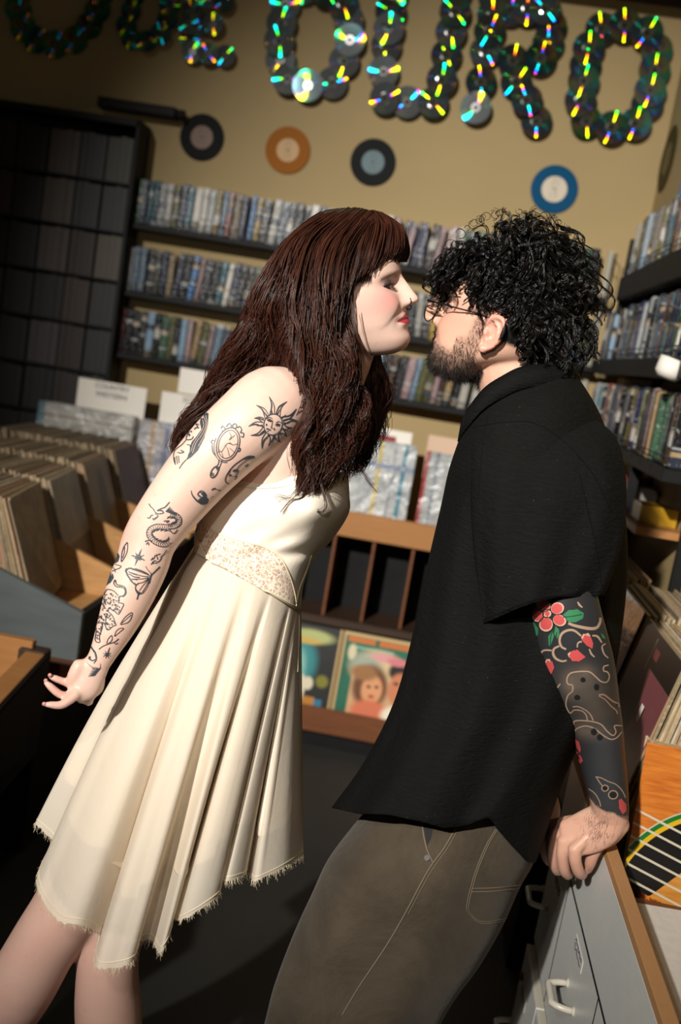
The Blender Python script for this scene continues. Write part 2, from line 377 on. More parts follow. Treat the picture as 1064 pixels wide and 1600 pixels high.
LETTERS = [
 ('first dim letter at the upper left', 0.055, C_([(80, -35), (75, 40), (95, 110), (150, 165), (230, 185), (310, 165), (370, 105), (405, 40), (420, -35)]), 0.55),
 ('small V-shaped letter', 0.042, C_([(560, -20), (545, 45), (525, 105), (545, 160), (610, 170), (665, 140), (695, 80), (705, 20), (700, -45)]), 0.95),
 ('small E-shaped letter', 0.042, C_([(800, -25), (795, 40), (785, 100), (790, 160), (800, 215), (865, 222), (935, 232), (845, 95), (885, 100), (865, -10), (930, 5)]), 0.33),
 ('round letter above the amber record', 0.061, A_([(175, 20), (155, 110), (145, 200), (150, 290), (185, 385), (285, 418), (405, 405), (462, 300), (490, 195), (485, 100), (455, 15), (370, -50), (265, -60)]), 0.55),
 ('U-shaped letter above the black record', 0.061, A_([(695, -30), (690, 55), (680, 140), (668, 225), (655, 350), (662, 480), (770, 500), (897, 500), (940, 390), (962, 270), (985, 155), (1005, 55), (1010, -40)]), 0.58),
 ('R-shaped letter', 0.061, B_([(185, -20), (180, 70), (165, 145), (145, 240), (125, 385), (100, 505), (265, 45), (345, 40), (425, 40), (455, 125), (440, 200), (405, 272), (275, 285), (290, 385), (340, 470), (385, 570)]), 0.15),
 ('large O-shaped letter at the right', 0.061, B_([(690, 135), (800, 118), (905, 155), (950, 235), (940, 330), (920, 425), (905, 490), (850, 580), (738, 598), (620, 570), (592, 470), (607, 380), (615, 305), (630, 225)]), 0.40)]
m_str = plain('nylon_string', (0.1, 0.1, 0.1, 1), 0.4)
for nm, R, pts, hue0 in LETTERS:
    key = 0.061 if R > 0.05 else 0.042
    for k, (px, py) in enumerate(pts):
        p = PY(px, py, YW-0.03-0.006*(k % 3))
        root = thing('compact_disc', 'shiny compact disc, %s along the %s' % (ordinal(k+1), nm), 'disc', p, 'compact discs forming wall letters')
        M = Matrix.Translation(p) @ Matrix.Rotation(pi/2+random.gauss(0, 0.06), 4, 'X') @ Matrix.Rotation(random.gauss(0, 0.05), 4, 'Y')
        for n_, me in zip(('foil', 'hub_ring'), cdm[key]):
            o = link(n_, me); o.parent = root; o.matrix_parent_inverse = Matrix.Translation(p).inverted(); o.matrix_basis = M
            if R == 0.055: o.scale = (0.9, 0.9, 1)
            o.color = (0.5, 0.5, 0.5, (hue0+random.gauss(0, 0.10)) % 1.0)
        tk = MB().tube([(p[0], p[1], p[2]), (p[0], YW+0.01, p[2])], 0.002, 6); tk.build('pin', m_black, root)

# ================================================================ dim shelf of box sets at the left
def setmat():
    t = NT('box_set_spines'); oi = t.n('ObjectInfo'); co = t.n('TexCoord').outputs['Object']; sep = t.n('SeparateXYZ', {0: co})
    v = t.n('TexNoise', {'W': t.math('ADD', t.math('MULTIPLY', sep.outputs[0], 160.0), t.math('MULTIPLY', oi.outputs['Random'], 50.0)), 'Scale': 1.0, 'Detail': 2.0}, noise_dimensions='1D').outputs[0]
    c = t.mix(t.math('MULTIPLY', t.math('GREATER_THAN', v, 0.52), 0.45), oi.outputs['Color'], (0.012, 0.012, 0.012, 1))
    t.bsdf(color=c, rough=0.55); return t.m
m_set = setmat()
XS = [q-0.085 for q in (-2.30, -2.18, -2.05, -1.90, -1.755, -1.625, -1.495, -1.385, -1.275)]
ZS = [2.20-0.19*k for k in range(7)]
sh = thing('tall_bookcase', 'tall dark bookcase of box sets in the shadow at the left', 'bookcase', (-1.8, 4.0, 0))
YS = 3.99
MB().box((-2.41, YW-0.02, 0.0), (-1.347, YW-0.001, 2.26)).build('back_panel', m_blackwood, sh)
for x in (-2.41, -1.355): MB().box((x, YS, 0.0), (x+0.012, YW-0.02, 2.26)).build('side_panel', m_blackwood, sh)
for k, z in enumerate(ZS+[2.39-0.19]): MB().box((-2.40, YS, z-0.19*1-0.004), (-1.355, YW-0.02, z-0.19+0.004)).build('shelf', m_blackwood, sh) if k < 7 else None
MB().box((-2.41, YS, 2.235), (-1.347, YW-0.02, 2.26)).build('top_panel', m_blackwood, sh)
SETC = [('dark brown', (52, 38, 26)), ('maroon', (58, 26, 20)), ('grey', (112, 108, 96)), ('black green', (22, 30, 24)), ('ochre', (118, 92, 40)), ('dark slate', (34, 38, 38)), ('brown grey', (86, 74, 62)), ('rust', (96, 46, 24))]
FIX = {(6, 0): 3, (6, 1): 3, (7, 1): 3, (5, 1): 2, (6, 2): 7, (7, 2): 2, (6, 3): 4, (7, 3): 0, (5, 4): 2, (6, 4): 7, (7, 4): 3, (7, 5): 6, (6, 5): 7, (5, 3): 3}
mset = {}
for ci in range(8):
    wd = XS[ci+1]-XS[ci]-0.006
    mb = MB(); nb = max(3, int(wd/0.026))
    for q in range(nb): mb.box((wd*q/nb+0.0006, random.uniform(0, 0.005), 0), (wd*(q+1)/nb-0.0006, 0.12, 0.174+random.uniform(-0.008, 0.003)))
    mset[ci] = mb.mesh('box_set', m_set)
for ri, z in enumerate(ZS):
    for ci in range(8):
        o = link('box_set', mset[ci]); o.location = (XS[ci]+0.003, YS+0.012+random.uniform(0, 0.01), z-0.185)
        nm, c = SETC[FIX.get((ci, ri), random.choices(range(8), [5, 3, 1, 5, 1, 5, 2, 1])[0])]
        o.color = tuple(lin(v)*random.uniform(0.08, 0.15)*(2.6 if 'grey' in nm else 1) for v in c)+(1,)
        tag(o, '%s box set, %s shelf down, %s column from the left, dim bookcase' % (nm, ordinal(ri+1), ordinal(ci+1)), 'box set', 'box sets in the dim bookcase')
# ================================================================ record sleeves and bins
def sleeve_mat():
    t = NT('worn_record_sleeve'); oi = t.n('ObjectInfo'); co = t.n('TexCoord').outputs['Object']
    o2 = t.n('VectorMath', {0: co, 1: t.n('CombineXYZ', {0: oi.outputs['Random'], 1: oi.outputs['Random'], 2: oi.outputs['Random']}).outputs[0]}, operation='ADD').outputs[0]
    n1 = t.noise(16, 5, 0.6, o2); n2 = t.noise(120, 3, 0.6, o2)
    c = t.mix(t.ramp(n1, [(0.40, (0, 0, 0, 1)), (0.62, (0.6, 0.6, 0.6, 1))]), oi.outputs['Color'], rgb(104, 90, 70))
    c = t.mix(t.math('MULTIPLY', t.math('GREATER_THAN', n2, 0.60), 0.5), c, rgb(176, 156, 124))
    sep = t.n('SeparateXYZ', {0: co})
    rim = t.math('MAXIMUM', t.math('GREATER_THAN', sep.outputs[2], 0.3125), t.math('LESS_THAN', sep.outputs[1], 0.0025))
    c = t.mix(t.math('MULTIPLY', rim, t.math('ADD', t.math('MULTIPLY', n2, 0.6), 0.12)), c, rgb(196, 172, 136))
    t.bsdf(color=c, rough=0.6, normal=t.bump(n2, 0.25, 0.001)); return t.m
m_sleeve = sleeve_mat()
LPW = 0.315
def lp_mesh(th, mats=m_sleeve):
    mb = MB(); mb.box((-th/2, 0, 0), (th/2, LPW, LPW)); return mb.mesh('record_sleeve', mats, bevel=min(0.0012, th*0.25))
lpm = [(th, lp_mesh(th)) for th in (0.0042, 0.006, 0.0085)]
LPC = [('brown', (84, 62, 42)), ('tan', (136, 110, 76)), ('grey brown', (92, 82, 70)), ('dark brown', (44, 32, 24)), ('cream', (178, 160, 128)), ('black', (20, 18, 17)),
       ('red', (140, 24, 24)), ('blue', (36, 74, 112)), ('mustard', (150, 118, 44)), ('olive', (74, 70, 46)), ('maroon', (74, 30, 26)), ('white', (190, 182, 166))]
LPWT = [18, 14, 16, 12, 8, 8, 2, 2, 3, 6, 4, 3]
def lp_row(x0, y0, z0, sign, n, lean, rz0, rowname, group, front=None, lead=()):
    """sleeves standing one behind the other; the front cover faces the aisle (sign +1: +x, -1: -x)"""
    x = x0
    for k in range(n):
        th, me = random.choices(lpm, [3, 5, 2])[0]
        cn, c = random.choices(LPC, LPWT)[0]
        if k < len(lead): cn = lead[k]; c = dict(LPC)[cn]
        o = link('record_sleeve', me)
        if k == 0 and front is not None: o.data = lp_mesh(0.0042, front[0])
        ln = lean*(0.72+0.28*math.exp(-k/9.0))+random.uniform(-0.012, 0.012)
        rz = rz0*math.exp(-k/14.0)+random.uniform(-0.008, 0.008)
        o.matrix_world = Matrix.Translation((x, y0+random.uniform(-0.004, 0.004), z0+random.uniform(-0.004, 0.005))) @ Matrix.Rotation(rz, 4, 'Z') @ Matrix.Rotation(-sign*ln, 4, 'Y')
        v = random.uniform(0.75, 1.1); o.color = tuple(lin(q)*v for q in c)+(1,)
        lab = front[1] if (k == 0 and front) else '%s record sleeve, %s behind the front cover of the %s' % (cn, ordinal(k) if k else 'first', rowname)
        tag(o, lab, 'record', group)
        x -= sign*(th+random.uniform(0.0006, 0.0030))/cos(ln)
def masks(t):
    co = t.n('TexCoord').outputs['Object']; sep = t.n('SeparateXYZ', {0: co}); return co, sep
def ell(t, a, b, ca, cb, ra, rb, soft=0.25, rot=0.0):
    """soft ellipse mask in two plane coordinates"""
    da = t.math('SUBTRACT', a, ca); db = t.math('SUBTRACT', b, cb)
    if rot:
        da, db = t.math('ADD', t.math('MULTIPLY', da, cos(rot)), t.math('MULTIPLY', db, sin(rot))), t.math('SUBTRACT', t.math('MULTIPLY', db, cos(rot)), t.math('MULTIPLY', da, sin(rot)))
    r = t.math('SQRT', t.math('ADD', t.math('POWER', t.math('ABSOLUTE', t.math('DIVIDE', da, ra)), 2.0), t.math('POWER', t.math('ABSOLUTE', t.math('DIVIDE', db, rb)), 2.0)))
    return t.n('MapRange', {0: r, 1: 1.0-soft/2, 2: 1.0+soft/2, 3: 1.0, 4: 0.0}).outputs[0]
def rect(t, a, b, a0, a1, b0, b1):
    f = t.math('MULTIPLY', t.math('GREATER_THAN', a, a0), t.math('LESS_THAN', a, a1))
    g = t.math('MULTIPLY', t.math('GREATER_THAN', b, b0), t.math('LESS_THAN', b, b1)); return t.math('MULTIPLY', f, g)
def cover(name, base, base2, patches, rough=0.5, nscale=9, var=0.6):
    """flat printed cover: base mottling plus ellipses / rectangles in (y, z) of the sleeve"""
    t = NT(name); co, sep = masks(t); y, z = sep.outputs[1], sep.outputs[2]
    c = t.ramp(t.noise(nscale, 6, 0.65, co), [(0.35, base), (0.68, base2)])
    for p in patches:
        m = ell(t, y, z, *p[2:]) if p[0] == 'e' else rect(t, y, z, *p[2:])
        c = t.mix(t.math('MULTIPLY', m, p[1][3]), c, tuple(p[1][:3])+(1,))
    edge = t.math('SUBTRACT', 1.0, rect(t, y, z, 0.004, LPW-0.004, 0.004, LPW-0.004))
    c = t.mix(t.math('MULTIPLY', edge, 0.6), c, rgb(170, 148, 112))
    t.bsdf(color=c, rough=rough); return t.m
def c4(r, g, b, a=1.0): return rgb(r, g, b)[:3]+(a,)
# left bins: four rows of records, covers facing the aisle
YR = [2.50, 2.857, 3.214, 3.571]
covA = cover('worn_grey_cover', rgb(106, 97, 84), rgb(142, 132, 116), [('e', c4(60, 46, 32, .8), .12, .02, .09, .10, .9), ('e', c4(140, 134, 124, .5), .20, .26, .08, .06, .9)])
covB = cover('stained_grey_cover', rgb(132, 126, 112), rgb(166, 158, 142), [('r', c4(74, 54, 34, .85), 0, .4, 0, .105), ('e', c4(70, 84, 100, .6), .25, .2, .05, .08, .9)])
covC = cover('brown_cover_with_dark_oval', rgb(112, 92, 60), rgb(142, 118, 78), [('e', c4(26, 20, 16, .95), .17, .12, .06, .17, .35)])
covD = cover('dark_red_cover', rgb(66, 34, 32), rgb(92, 52, 46), [('r', c4(96, 74, 50, .9), 0, .03, 0, .4)])
GL = 'records in the left bins'
lp_row(-0.958, YR[0]+0.0, 0.690, 1, 40, 0.34, 0.16, 'nearest left row', GL, (covA, 'worn grey record cover fronting the nearest left row, beside the grey bin panel'), ('tan', 'cream', 'red', 'cream', 'tan', 'mustard', 'black', 'olive', 'black', 'red', 'red', 'black'))
lp_row(-0.995, YR[1], 0.690, 1, 44, 0.33, 0.12, 'second left row', GL, (covB, 'stained grey record cover with a brown lower band, second row of the left bins'), ('cream', 'brown', 'blue', 'tan', 'cream', 'olive'))
lp_row(-1.025, YR[2], 0.700, 1, 52, 0.34, 0.10, 'third left row', GL, (covC, 'brown record cover with a tall black oval, third row of the left bins'), ('cream', 'tan', 'cream'))
lp_row(-1.050, YR[3], 0.712, 1, 62, 0.33, 0.03, 'fourth left row', GL, (covD, 'dark red record cover at the front of the fourth left row'), ('tan', 'cream', 'cream', 'tan'))
bin_ = thing('record_bin', 'grey-painted wooden record bin with four rows at the left', 'bin', (-1.4, 3.0, 0.66))
def side_panel(y0, y1, m, nm, top_front=0.733, top_back=0.90, xf=-0.816, lab=None):
    poly = [(xf, y0, 0.60), (xf, y0, top_front), (-1.04, y0, top_front+0.072), (-1.35, y0, top_back), (-2.40, y0, top_back), (-2.40, y0, 0.60)]
    o = MB().prism(poly, (0, y1-y0, 0)).build(nm, m, bin_, bevel=0.0015)
    if lab: o['label'] = lab
side_panel(2.448, 2.470, m_grey, 'side_panel', lab='slate grey painted outer panel')
for k, y in enumerate(YR[1:]): side_panel(y-0.024, y-0.006, m_tan, 'divider', 0.745+0.004*k)
side_panel(3.892, 3.908, m_tan, 'divider')
for k in range(4):
    y0 = YR[k]-0.028 if k else 2.470
    MB().box((-0.838, y0, 0.60), (-0.816, YR[k]+LPW+0.012, 0.728+0.004*k)).build('end_panel', m_blackwood, bin_, bevel=0.0015)
MB().box((-2.40, 2.45, 0.60), (-0.83, 3.9, 0.676)).build('bottom_board', m_tan, bin_)
MB().box((-2.30, 2.42, 0.555), (-0.80, 3.9, 0.598)).build('support_shelf', m_brown, bin_)
MB().box((-2.30, 2.50, 0.0), (-0.92, 3.85, 0.555)).build('stand', m_blackwood, bin_)
# nearer, lower bin cut by the frame edge
b2 = thing('record_bin', 'brown open wooden bin at the lower left frame edge', 'bin', (-1.1, 2.0, 0.5))
MB().hexa([(-0.812, 1.20, .46), (-0.755, 1.20, .46), (-0.815, 2.215, .46), (-0.872, 2.215, .46), (-0.735, 1.20, .705), (-0.687, 1.20, .705), (-0.808, 2.215, .705), (-0.855, 2.215, .705)]).build('end_panel', m_tan2, b2, bevel=0.002)
MB().box((-1.60, 2.19, 0.46), (-0.84, 2.215, 0.725)).build('far_panel', m_tan2, b2, bevel=0.002)
MB().hexa([(-0.7545, 1.20, .44), (-0.749, 1.20, .44), (-0.809, 2.216, .44), (-0.8145, 2.216, .44), (-0.6865, 1.20, .700), (-0.681, 1.20, .700), (-0.802, 2.216, .700), (-0.8075, 2.216, .700)]).build('shade_sheet', m_blackwood, b2)  # thin black sheet added as painted shade on the outer face
MB().box((-1.60, 1.20, 0.44), (-0.83, 2.215, 0.462)).build('bottom_board', m_tan2, b2)
MB().box((-0.868, 2.175, 0.66), (-0.803, 2.219, 0.709)).build('corner_bracket', m_darkbrown, b2, bevel=0.003)
MB().box((-1.60, 1.75, 0.0), (-0.90, 2.2, 0.44)).build('stand', m_blackwood, b2)
o = link('record_sleeve', lpm[1][1]); o.matrix_world = Matrix.Translation((-0.985, 1.86, 0.468)) @ Matrix.Rotation(-0.25, 4, 'Y'); o.color = rgb(120, 100, 74)
tag(o, 'brown record sleeve standing in the open bin at the lower left', 'record')

# right-hand rows: covers facing the aisle (-x), leaning back to the wall
def shrink(name, c1, c2, stripes=(), strength=0.6):
    t = NT(name); co = t.n('TexCoord').outputs['Object']; sep = t.n('SeparateXYZ', {0: co})
    c = t.ramp(t.noise(10, 4, 0.6, co), [(0.35, c1), (0.65, c2)])
    for ax, a0, a1, col in stripes:
        s_ = sep.outputs[ax]; c = t.mix(t.math('MULTIPLY', t.math('GREATER_THAN', s_, a0), t.math('LESS_THAN', s_, a1)), c, col)
    wr = t.noise(11, 3, 0.6, t.n('Mapping', {'Vector': co, 'Scale': (1, 1, 1.0), 'Rotation': (0.5, 0.3, 0.2)}).outputs[0], dist=1.6)
    t.bsdf(color=c, rough=0.32, coat=1.0, coat_rough=0.07, spec=0.7, normal=t.bump(wr, strength, 0.03)); return t.m
m_wrapdark = shrink('plastic_wrapped_dark_cover', rgb(50, 46, 40), rgb(74, 68, 58))
covR1 = cover('black_cover_with_pink_block', rgb(10, 10, 10), rgb(16, 15, 15), [('r', c4(120, 66, 70, 1), -.02, .185, .06, .245), ('e', c4(12, 11, 11, 1), .205, .16, .06, .09, .3), ('r', c4(150, 140, 136, .9), .20, .206, .235, .30), ('r', c4(140, 60, 66, .6), .15, .19, .265, .285)], rough=0.35, nscale=30)
GR = 'records in the right bins'
lp_row(0.448, 1.757, 0.760, -1, 26, 0.20, 0.0, 'nearest right row', GR, (covR1, 'black record cover with a dull pink block, front of the nearest right row'), ('black', 'black', 'cream', 'tan', 'cream', 'white', 'tan', 'brown', 'mustard', 'cream'))
lp_row(0.446, 2.098, 0.765, -1, 26, 0.20, 0.0, 'second right row', GR, (m_wrapdark, 'plastic-wrapped dark record, front of the second right row beside the arm'))
for k, y in enumerate((2.45, 2.80, 3.15)):
    lp_row(0.45, y, 0.775+0.02*k, -1, 12, 0.22, 0.0, ('third', 'fourth', 'fifth')[k]+' right row', GR)
o = MB().box((0, 0, 0), (0.0006, 0.018, 0.032)).build('price_sticker', m_card)
o.matrix_world = Matrix.Translation((0.4425, 1.840, 0.93)) @ Matrix.Rotation(0.20, 4, 'Y') @ Matrix.Translation((0.0290, 0, 0.0)) ; tag(o, 'small white price sticker on the pink block cover', 'sticker')
# drawer cabinet the man leans on
cab = thing('drawer_cabinet', 'white laminate drawer cabinet with a raw wooden rim under the hand', 'cabinet', (0.55, 1.5, 0))
FX = 0.405
MB().box((FX, 0.75, 0.606), (FX+0.0205, 2.02, 0.758)).build('fascia_panel', m_white, cab, bevel=0.0003)
MB().box((FX-0.0004, 0.75, 0.7585), (FX+0.0215, 2.021, 0.775)).build('rim', m_mdf, cab, bevel=0.0012)
MB().box((FX+0.004, 0.75, 0.05), (1.04, 2.018, 0.604)).build('carcass', m_blackwood, cab)
MB().box((FX+0.022, 2.004, 0.60), (1.04, 2.02, 0.74)).build('end_board', m_mdf, cab)
MB().box((FX+0.021, 0.75, 0.60), (1.04, 1.752, 0.608)).build('bin_floor', m_darkbrown, cab)
MB().box((FX+0.045, 1.652, 0.608), (1.04, 1.668, 0.665)).build('batten', m_brown, cab)
MB().box((FX+0.021, 1.752, 0.604), (1.04, 2.003, 0.752)).build('record_shelf', m_darkbrown, cab)
MB().box((FX+0.021, 2.022, 0.604), (0.685, 3.6, 0.752)).build('long_shelf', m_darkbrown, cab)
MB().box((FX+0.03, 2.45, 0.0), (0.685, 3.6, 0.604)).build('rear_base', m_blackwood, cab)
def pull(parent, x, y, z, L=0.078, out=0.036):
    pts = []
    for q in np.linspace(0, 1, 17):
        a = q*pi
        pts.append((x-out*min(1.0, 1.45*sin(a)) if 0 < q < 1 else x+0.002, y-L/2*(cos(a) if True else 0), z))
    MB().tube(pts, 0.0058, 10).build('handle', m_handle, parent, smooth=True)
    for s_ in (-1, 1): MB().tube([(x+0.001, y+s_*L/2, z), (x-0.003, y+s_*L/2, z)], 0.0078, 12).build('handle_collar', m_handle, parent)
def sticker(parent, x, y, z, ly, lz, seed):
    r_ = random.Random(seed)
    s_ = MB().box((x-0.0006, y-ly/2, z-lz/2), (x+0.0004, y+ly/2, z+lz/2)).build('label_sticker', m_card, parent)
    mb = MB()
    for row in (0.24, -0.24):
        yy = y+ly*0.42
        pts = []
        while yy > y-ly*0.42:
            pts.append((x-0.0010, yy, z+lz*row+r_.uniform(-.16, .16)*lz)); yy -= ly*0.05
        mb.tube(pts, 0.0008, 4)
    mb.build('scribble', m_bluepen, parent)
for k, (y1, y0) in enumerate(((2.02, 1.8022), (1.7978, 1.4482), (1.4438, 1.10))):
    d = MB().box((FX-0.001, y0, 0.348), (FX+0.018, y1, 0.6020)).build('drawer', m_white, cab, bevel=0.0003)
    pull(d, FX-0.001, [1.985, 1.611, 1.27][k], [0.460, 0.490, 0.49][k]); sticker(d, FX-0.0012, [1.895, 1.622, 1.28][k], [0.541, 0.567, 0.567][k], 0.085, 0.022, k)
    d = MB().box((FX-0.013, y0, 0.062), (FX+0.006, y1, 0.3300)).build('drawer', m_white, cab, bevel=0.0012)
    MB().box((FX-0.0128, y0+0.001, 0.330), (FX+0.006, y1-0.001, 0.3312)).build('top_edge', m_handle, d)
    yl = [1.935, 1.60, 1.27][k]; pull(d, FX-0.013, [1.965, 1.62, 1.27][k], 0.155)
    sticker(d, FX-0.0142, yl, 0.262, 0.075, 0.024, k+9)
    MB().tube([(FX-0.019, yl+0.055, 0.272), (FX-0.012, yl+0.055, 0.272)], 0.009, 12).build('lock', m_brown, d)
for k, (y0, y1) in enumerate(((1.7978, 1.8022), (1.4438, 1.4482))): MB().box((FX-0.0013, y0, 0.348), (FX+0.006, y1, 0.602)).build('shadow_gap_strip', m_black, cab)  # black strips added to paint shade into the drawer seams
MB().box((FX-0.0013, 1.10, 0.6020), (FX+0.006, 2.02, 0.6060)).build('shadow_gap_strip', m_black, cab)
# guitar-print cover facing the camera in the near bin
def guitar():
    t = NT('guitar_print_cover'); co = t.n('TexCoord').outputs['Object']; sep = t.n('SeparateXYZ', {0: co}); u, v = sep.outputs[0], sep.outputs[2]
    grain = t.noise(5, 5, 0.6, t.n('Mapping', {'Vector': co, 'Scale': (3, 3, 30), 'Rotation': (0, 0.5, 0)}).outputs[0])
    c = t.ramp(grain, [(0.3, rgb(168, 84, 22)), (0.7, rgb(206, 124, 44))])
    fl = t.noise(16, 5, 0.7, t.n('Mapping', {'Vector': co, 'Scale': (1.6, 1, 0.8), 'Rotation': (0, 0.6, 0)}).outputs[0], dist=1.2)
    flame = t.ramp(fl, [(0.42, rgb(24, 14, 8)), (0.52, rgb(120, 50, 10)), (0.60, rgb(214, 128, 36)), (0.66, rgb(40, 20, 10))])
    low = t.math('LESS_THAN', t.math('ADD', v, t.math('MULTIPLY', u, 0.30)), 0.062)
    ro = -radians(48)
    for ra, rb, col in ((.118, .062, rgb(196, 190, 170)), (.116, .060, rgb(14, 104, 34)), (.107, .052, rgb(206, 164, 24)), (.097, .044, rgb(12, 11, 10))):
        c = t.mix(ell(t, u, v, 0.070, 0.118, ra, rb, 0.02, -ro), c, col)
    gold = t.math('GREATER_THAN', t.math('SUBTRACT', t.math('MULTIPLY', u, 0.77), t.math('MULTIPLY', v, 0.64)), 0.0)
    inn = ell(t, u, v, 0.070, 0.118, .097, .044, 0.02, -ro)
    c = t.mix(t.math('MULTIPLY', t.math('MULTIPLY', gold, inn), 0.0), c, rgb(198, 130, 52))
    c = t.mix(t.math('GREATER_THAN', t.math('SUBTRACT', t.math('MULTIPLY', u, 0.74), t.math('MULTIPLY', v, 0.67)), 0.006), c, t.ramp(grain, [(0.3, rgb(176, 112, 36)), (0.7, rgb(206, 142, 60))]))
    c = t.mix(low, c, flame)
    a = radians(17)
    q = t.math('ADD', t.math('MULTIPLY', v, cos(a)), t.math('MULTIPLY', u, sin(a)))
    st = t.math('LESS_THAN', t.math('ABSOLUTE', t.math('SUBTRACT', t.math('FRACT', t.math('DIVIDE', t.math('SUBTRACT', q, 0.012), 0.0232)), 0.5)), 0.085)
    c = t.mix(t.math('MULTIPLY', st, t.math('MULTIPLY', t.math('GREATER_THAN', q, 0.06), t.math('LESS_THAN', q, 0.2))), c, rgb(196, 186, 164))
    t.bsdf(color=c, rough=0.4); return t.m
gm = MB().box((0, -0.0021, 0), (LPW, 0.0021, LPW)).build('record_sleeve', guitar(), bevel=0.0008)
gm.matrix_world = Matrix.Translation((0.470, 1.690, 0.612)) @ Matrix.Rotation(-0.16, 4, 'X'); tag(gm, 'record cover printed with a guitar sound hole and strings', 'record')
for k in range(4):
    th, me = random.choice(lpm); o = link('record_sleeve', me)
    o.matrix_world = Matrix.Translation((0.790+random.uniform(-.004, .004), 1.699+0.0085*k, 0.612)) @ Matrix.Rotation(pi/2, 4, 'Z') @ Matrix.Rotation(0.16, 4, 'Y')
    cn, c = random.choices(LPC, LPWT)[0]; o.color = rgb(*c); tag(o, '%s record sleeve, %s behind the guitar cover' % (cn, ordinal(k+1)), 'record', 'records behind the guitar cover')

# loose sleeves lying in the near bin
def flat_sleeve(corner, ang, tilt, z, m, label):
    o = MB().box((0, 0, -0.002), (LPW, LPW, 0.002)).build('record_sleeve', m, bevel=0.001)
    o.matrix_world = Matrix.Translation((*corner, z)) @ Matrix.Rotation(ang, 4, 'Z') @ Matrix.Rotation(tilt, 4, 'X'); return tag(o, label, 'record')
flat_sleeve((0.452, 1.325, ), 0.06, 0.0, 0.668, plain('white_sleeve_paper', rgb(214, 210, 202), 0.6, 0.06, 20), 'white record sleeve lying in the near bin below the guitar cover')
flat_sleeve((0.545, 1.13, ), -0.30, 0.02, 0.690, cover('dark_sleeve_with_pink', rgb(16, 16, 18), rgb(26, 24, 26), [('r', c4(150, 30, 70), 0, .0, 0, 0)]), 'dark record sleeve lying over the white one at the frame edge')

# ================================================================ back counter
ctr = thing('back_counter', 'long wooden counter with open bays along the back wall', 'counter', (-0.3, 3.9, 0))
CX0, CX1, CY = -0.775, 0.40, 3.742
MB().box((CX0, CY, 0.815), (CX1, CY+0.02, 0.914)).build('front_board', m_tan2, ctr, bevel=0.002)
MB().box((CX0, CY+0.02, 0.815), (CX1, YW-0.003, 0.835)).build('top_board', m_tan2, ctr)
MB().box((-1.8, 3.912, 0.76), (CX0-0.002, 3.985, 0.78)).build('side_board', m_tan2, ctr)
MB().box((CX0, CY+0.20, 0.10), (CX1, CY+0.212, 0.81)).build('back_panel', m_blackwood, ctr)
for k in range(8):
    x = CX0+0.02+0.152*k; MB().box((x-0.005, CY+0.012, 0.492), (x+0.005, CY+0.20, 0.813)).build('divider', m_brown, ctr)
MB().box((CX0, CY-0.02, 0.462), (CX1, CY+0.20, 0.492)).build('shelf_board', m_darkbrown, ctr, bevel=0.002)
MB().box((CX0, CY-0.012, 0.06), (CX1, CY+0.2, 0.10)).build('plinth', m_brown, ctr)
rail2 = thing('display_rail', 'brown wooden rail holding the record covers near the floor', 'rail', (-0.2, 3.6, 0.0))
MB().box((CX0, 3.618, 0.068), (CX1, 3.632, 0.166)).build('front_rail', m_brown, rail2, bevel=0.002)
MB().box((CX0, 3.632, 0.118), (CX1, 3.728, 0.145)).build('rail_shelf', m_brown, rail2)
MB().box((CX0, 3.65, 0.0), (CX1, 3.728, 0.118)).build('rail_base', m_blackwood, rail2)
def xcover(name, base, base2, patches, rough=0.4):
    t = NT(name); co, sep = masks(t); y, z = sep.outputs[0], sep.outputs[2]
    c = t.ramp(t.noise(9, 4, 0.6, co), [(0.35, base), (0.68, base2)])
    for p in patches:
        m = ell(t, y, z, *p[2:]) if p[0] == 'e' else rect(t, y, z, *p[2:])
        c = t.mix(t.math('MULTIPLY', m, p[1][3]), c, tuple(p[1][:3])+(1,))
    t.bsdf(color=c, rough=rough, coat=0.5, coat_rough=0.2); return t.m
cov_green = xcover('green_banded_portrait_cover', rgb(20, 86, 62), rgb(28, 104, 80), [
    ('r', c4(196, 104, 32), .02, .30, .284, .304), ('r', c4(20, 90, 66), .125, .14, .28, .31), ('r', c4(150, 190, 170, .8), .03, .2, .262, .270),
    ('r', c4(204, 160, 116), .055, .315, .012, .20), ('e', c4(216, 186, 140), .15, .195, .105, .07, .4), ('e', c4(96, 150, 150, .6), .1, .21, .06, .04, .8),
    ('e', c4(104, 62, 32), .132, .125, .068, .085, .3), ('e', c4(214, 150, 104), .140, .115, .040, .056, .25), ('e', c4(204, 110, 76), .145, .03, .075, .045, .4),
    ('e', c4(150, 104, 60), .10, .175, .05, .03, .5), ('e', c4(60, 34, 24), .127, .125, .008, .006, .5), ('e', c4(60, 34, 24), .157, .129, .008, .006, .5), ('e', c4(170, 50, 44), .142, .09, .012, .006, .5),
    ('e', c4(22, 18, 18), .242, .20, .050, .040, .3), ('e', c4(198, 122, 84), .242, .135, .042, .062, .25), ('e', c4(60, 34, 24), .228, .155, .010, .006, .5), ('e', c4(60, 34, 24), .26, .158, .010, .006, .5),
    ('e', c4(232, 222, 196), .25, .03, .06, .04, .4), ('e', c4(24, 20, 20), .29, .02, .03, .05, .4), ('e', c4(214, 150, 150), .17, .243, .055, .016, .4), ('e', c4(206, 120, 124), .22, .236, .04, .016, .4),
    ('e', c4(210, 196, 160), .042, .245, .016, .03, .4), ('r', c4(190, 160, 110), 0, .010, 0, .32), ('r', c4(190, 160, 110), 0, .32, 0, .008), ('r', c4(190, 160, 110), 0, .32, .307, .32)])
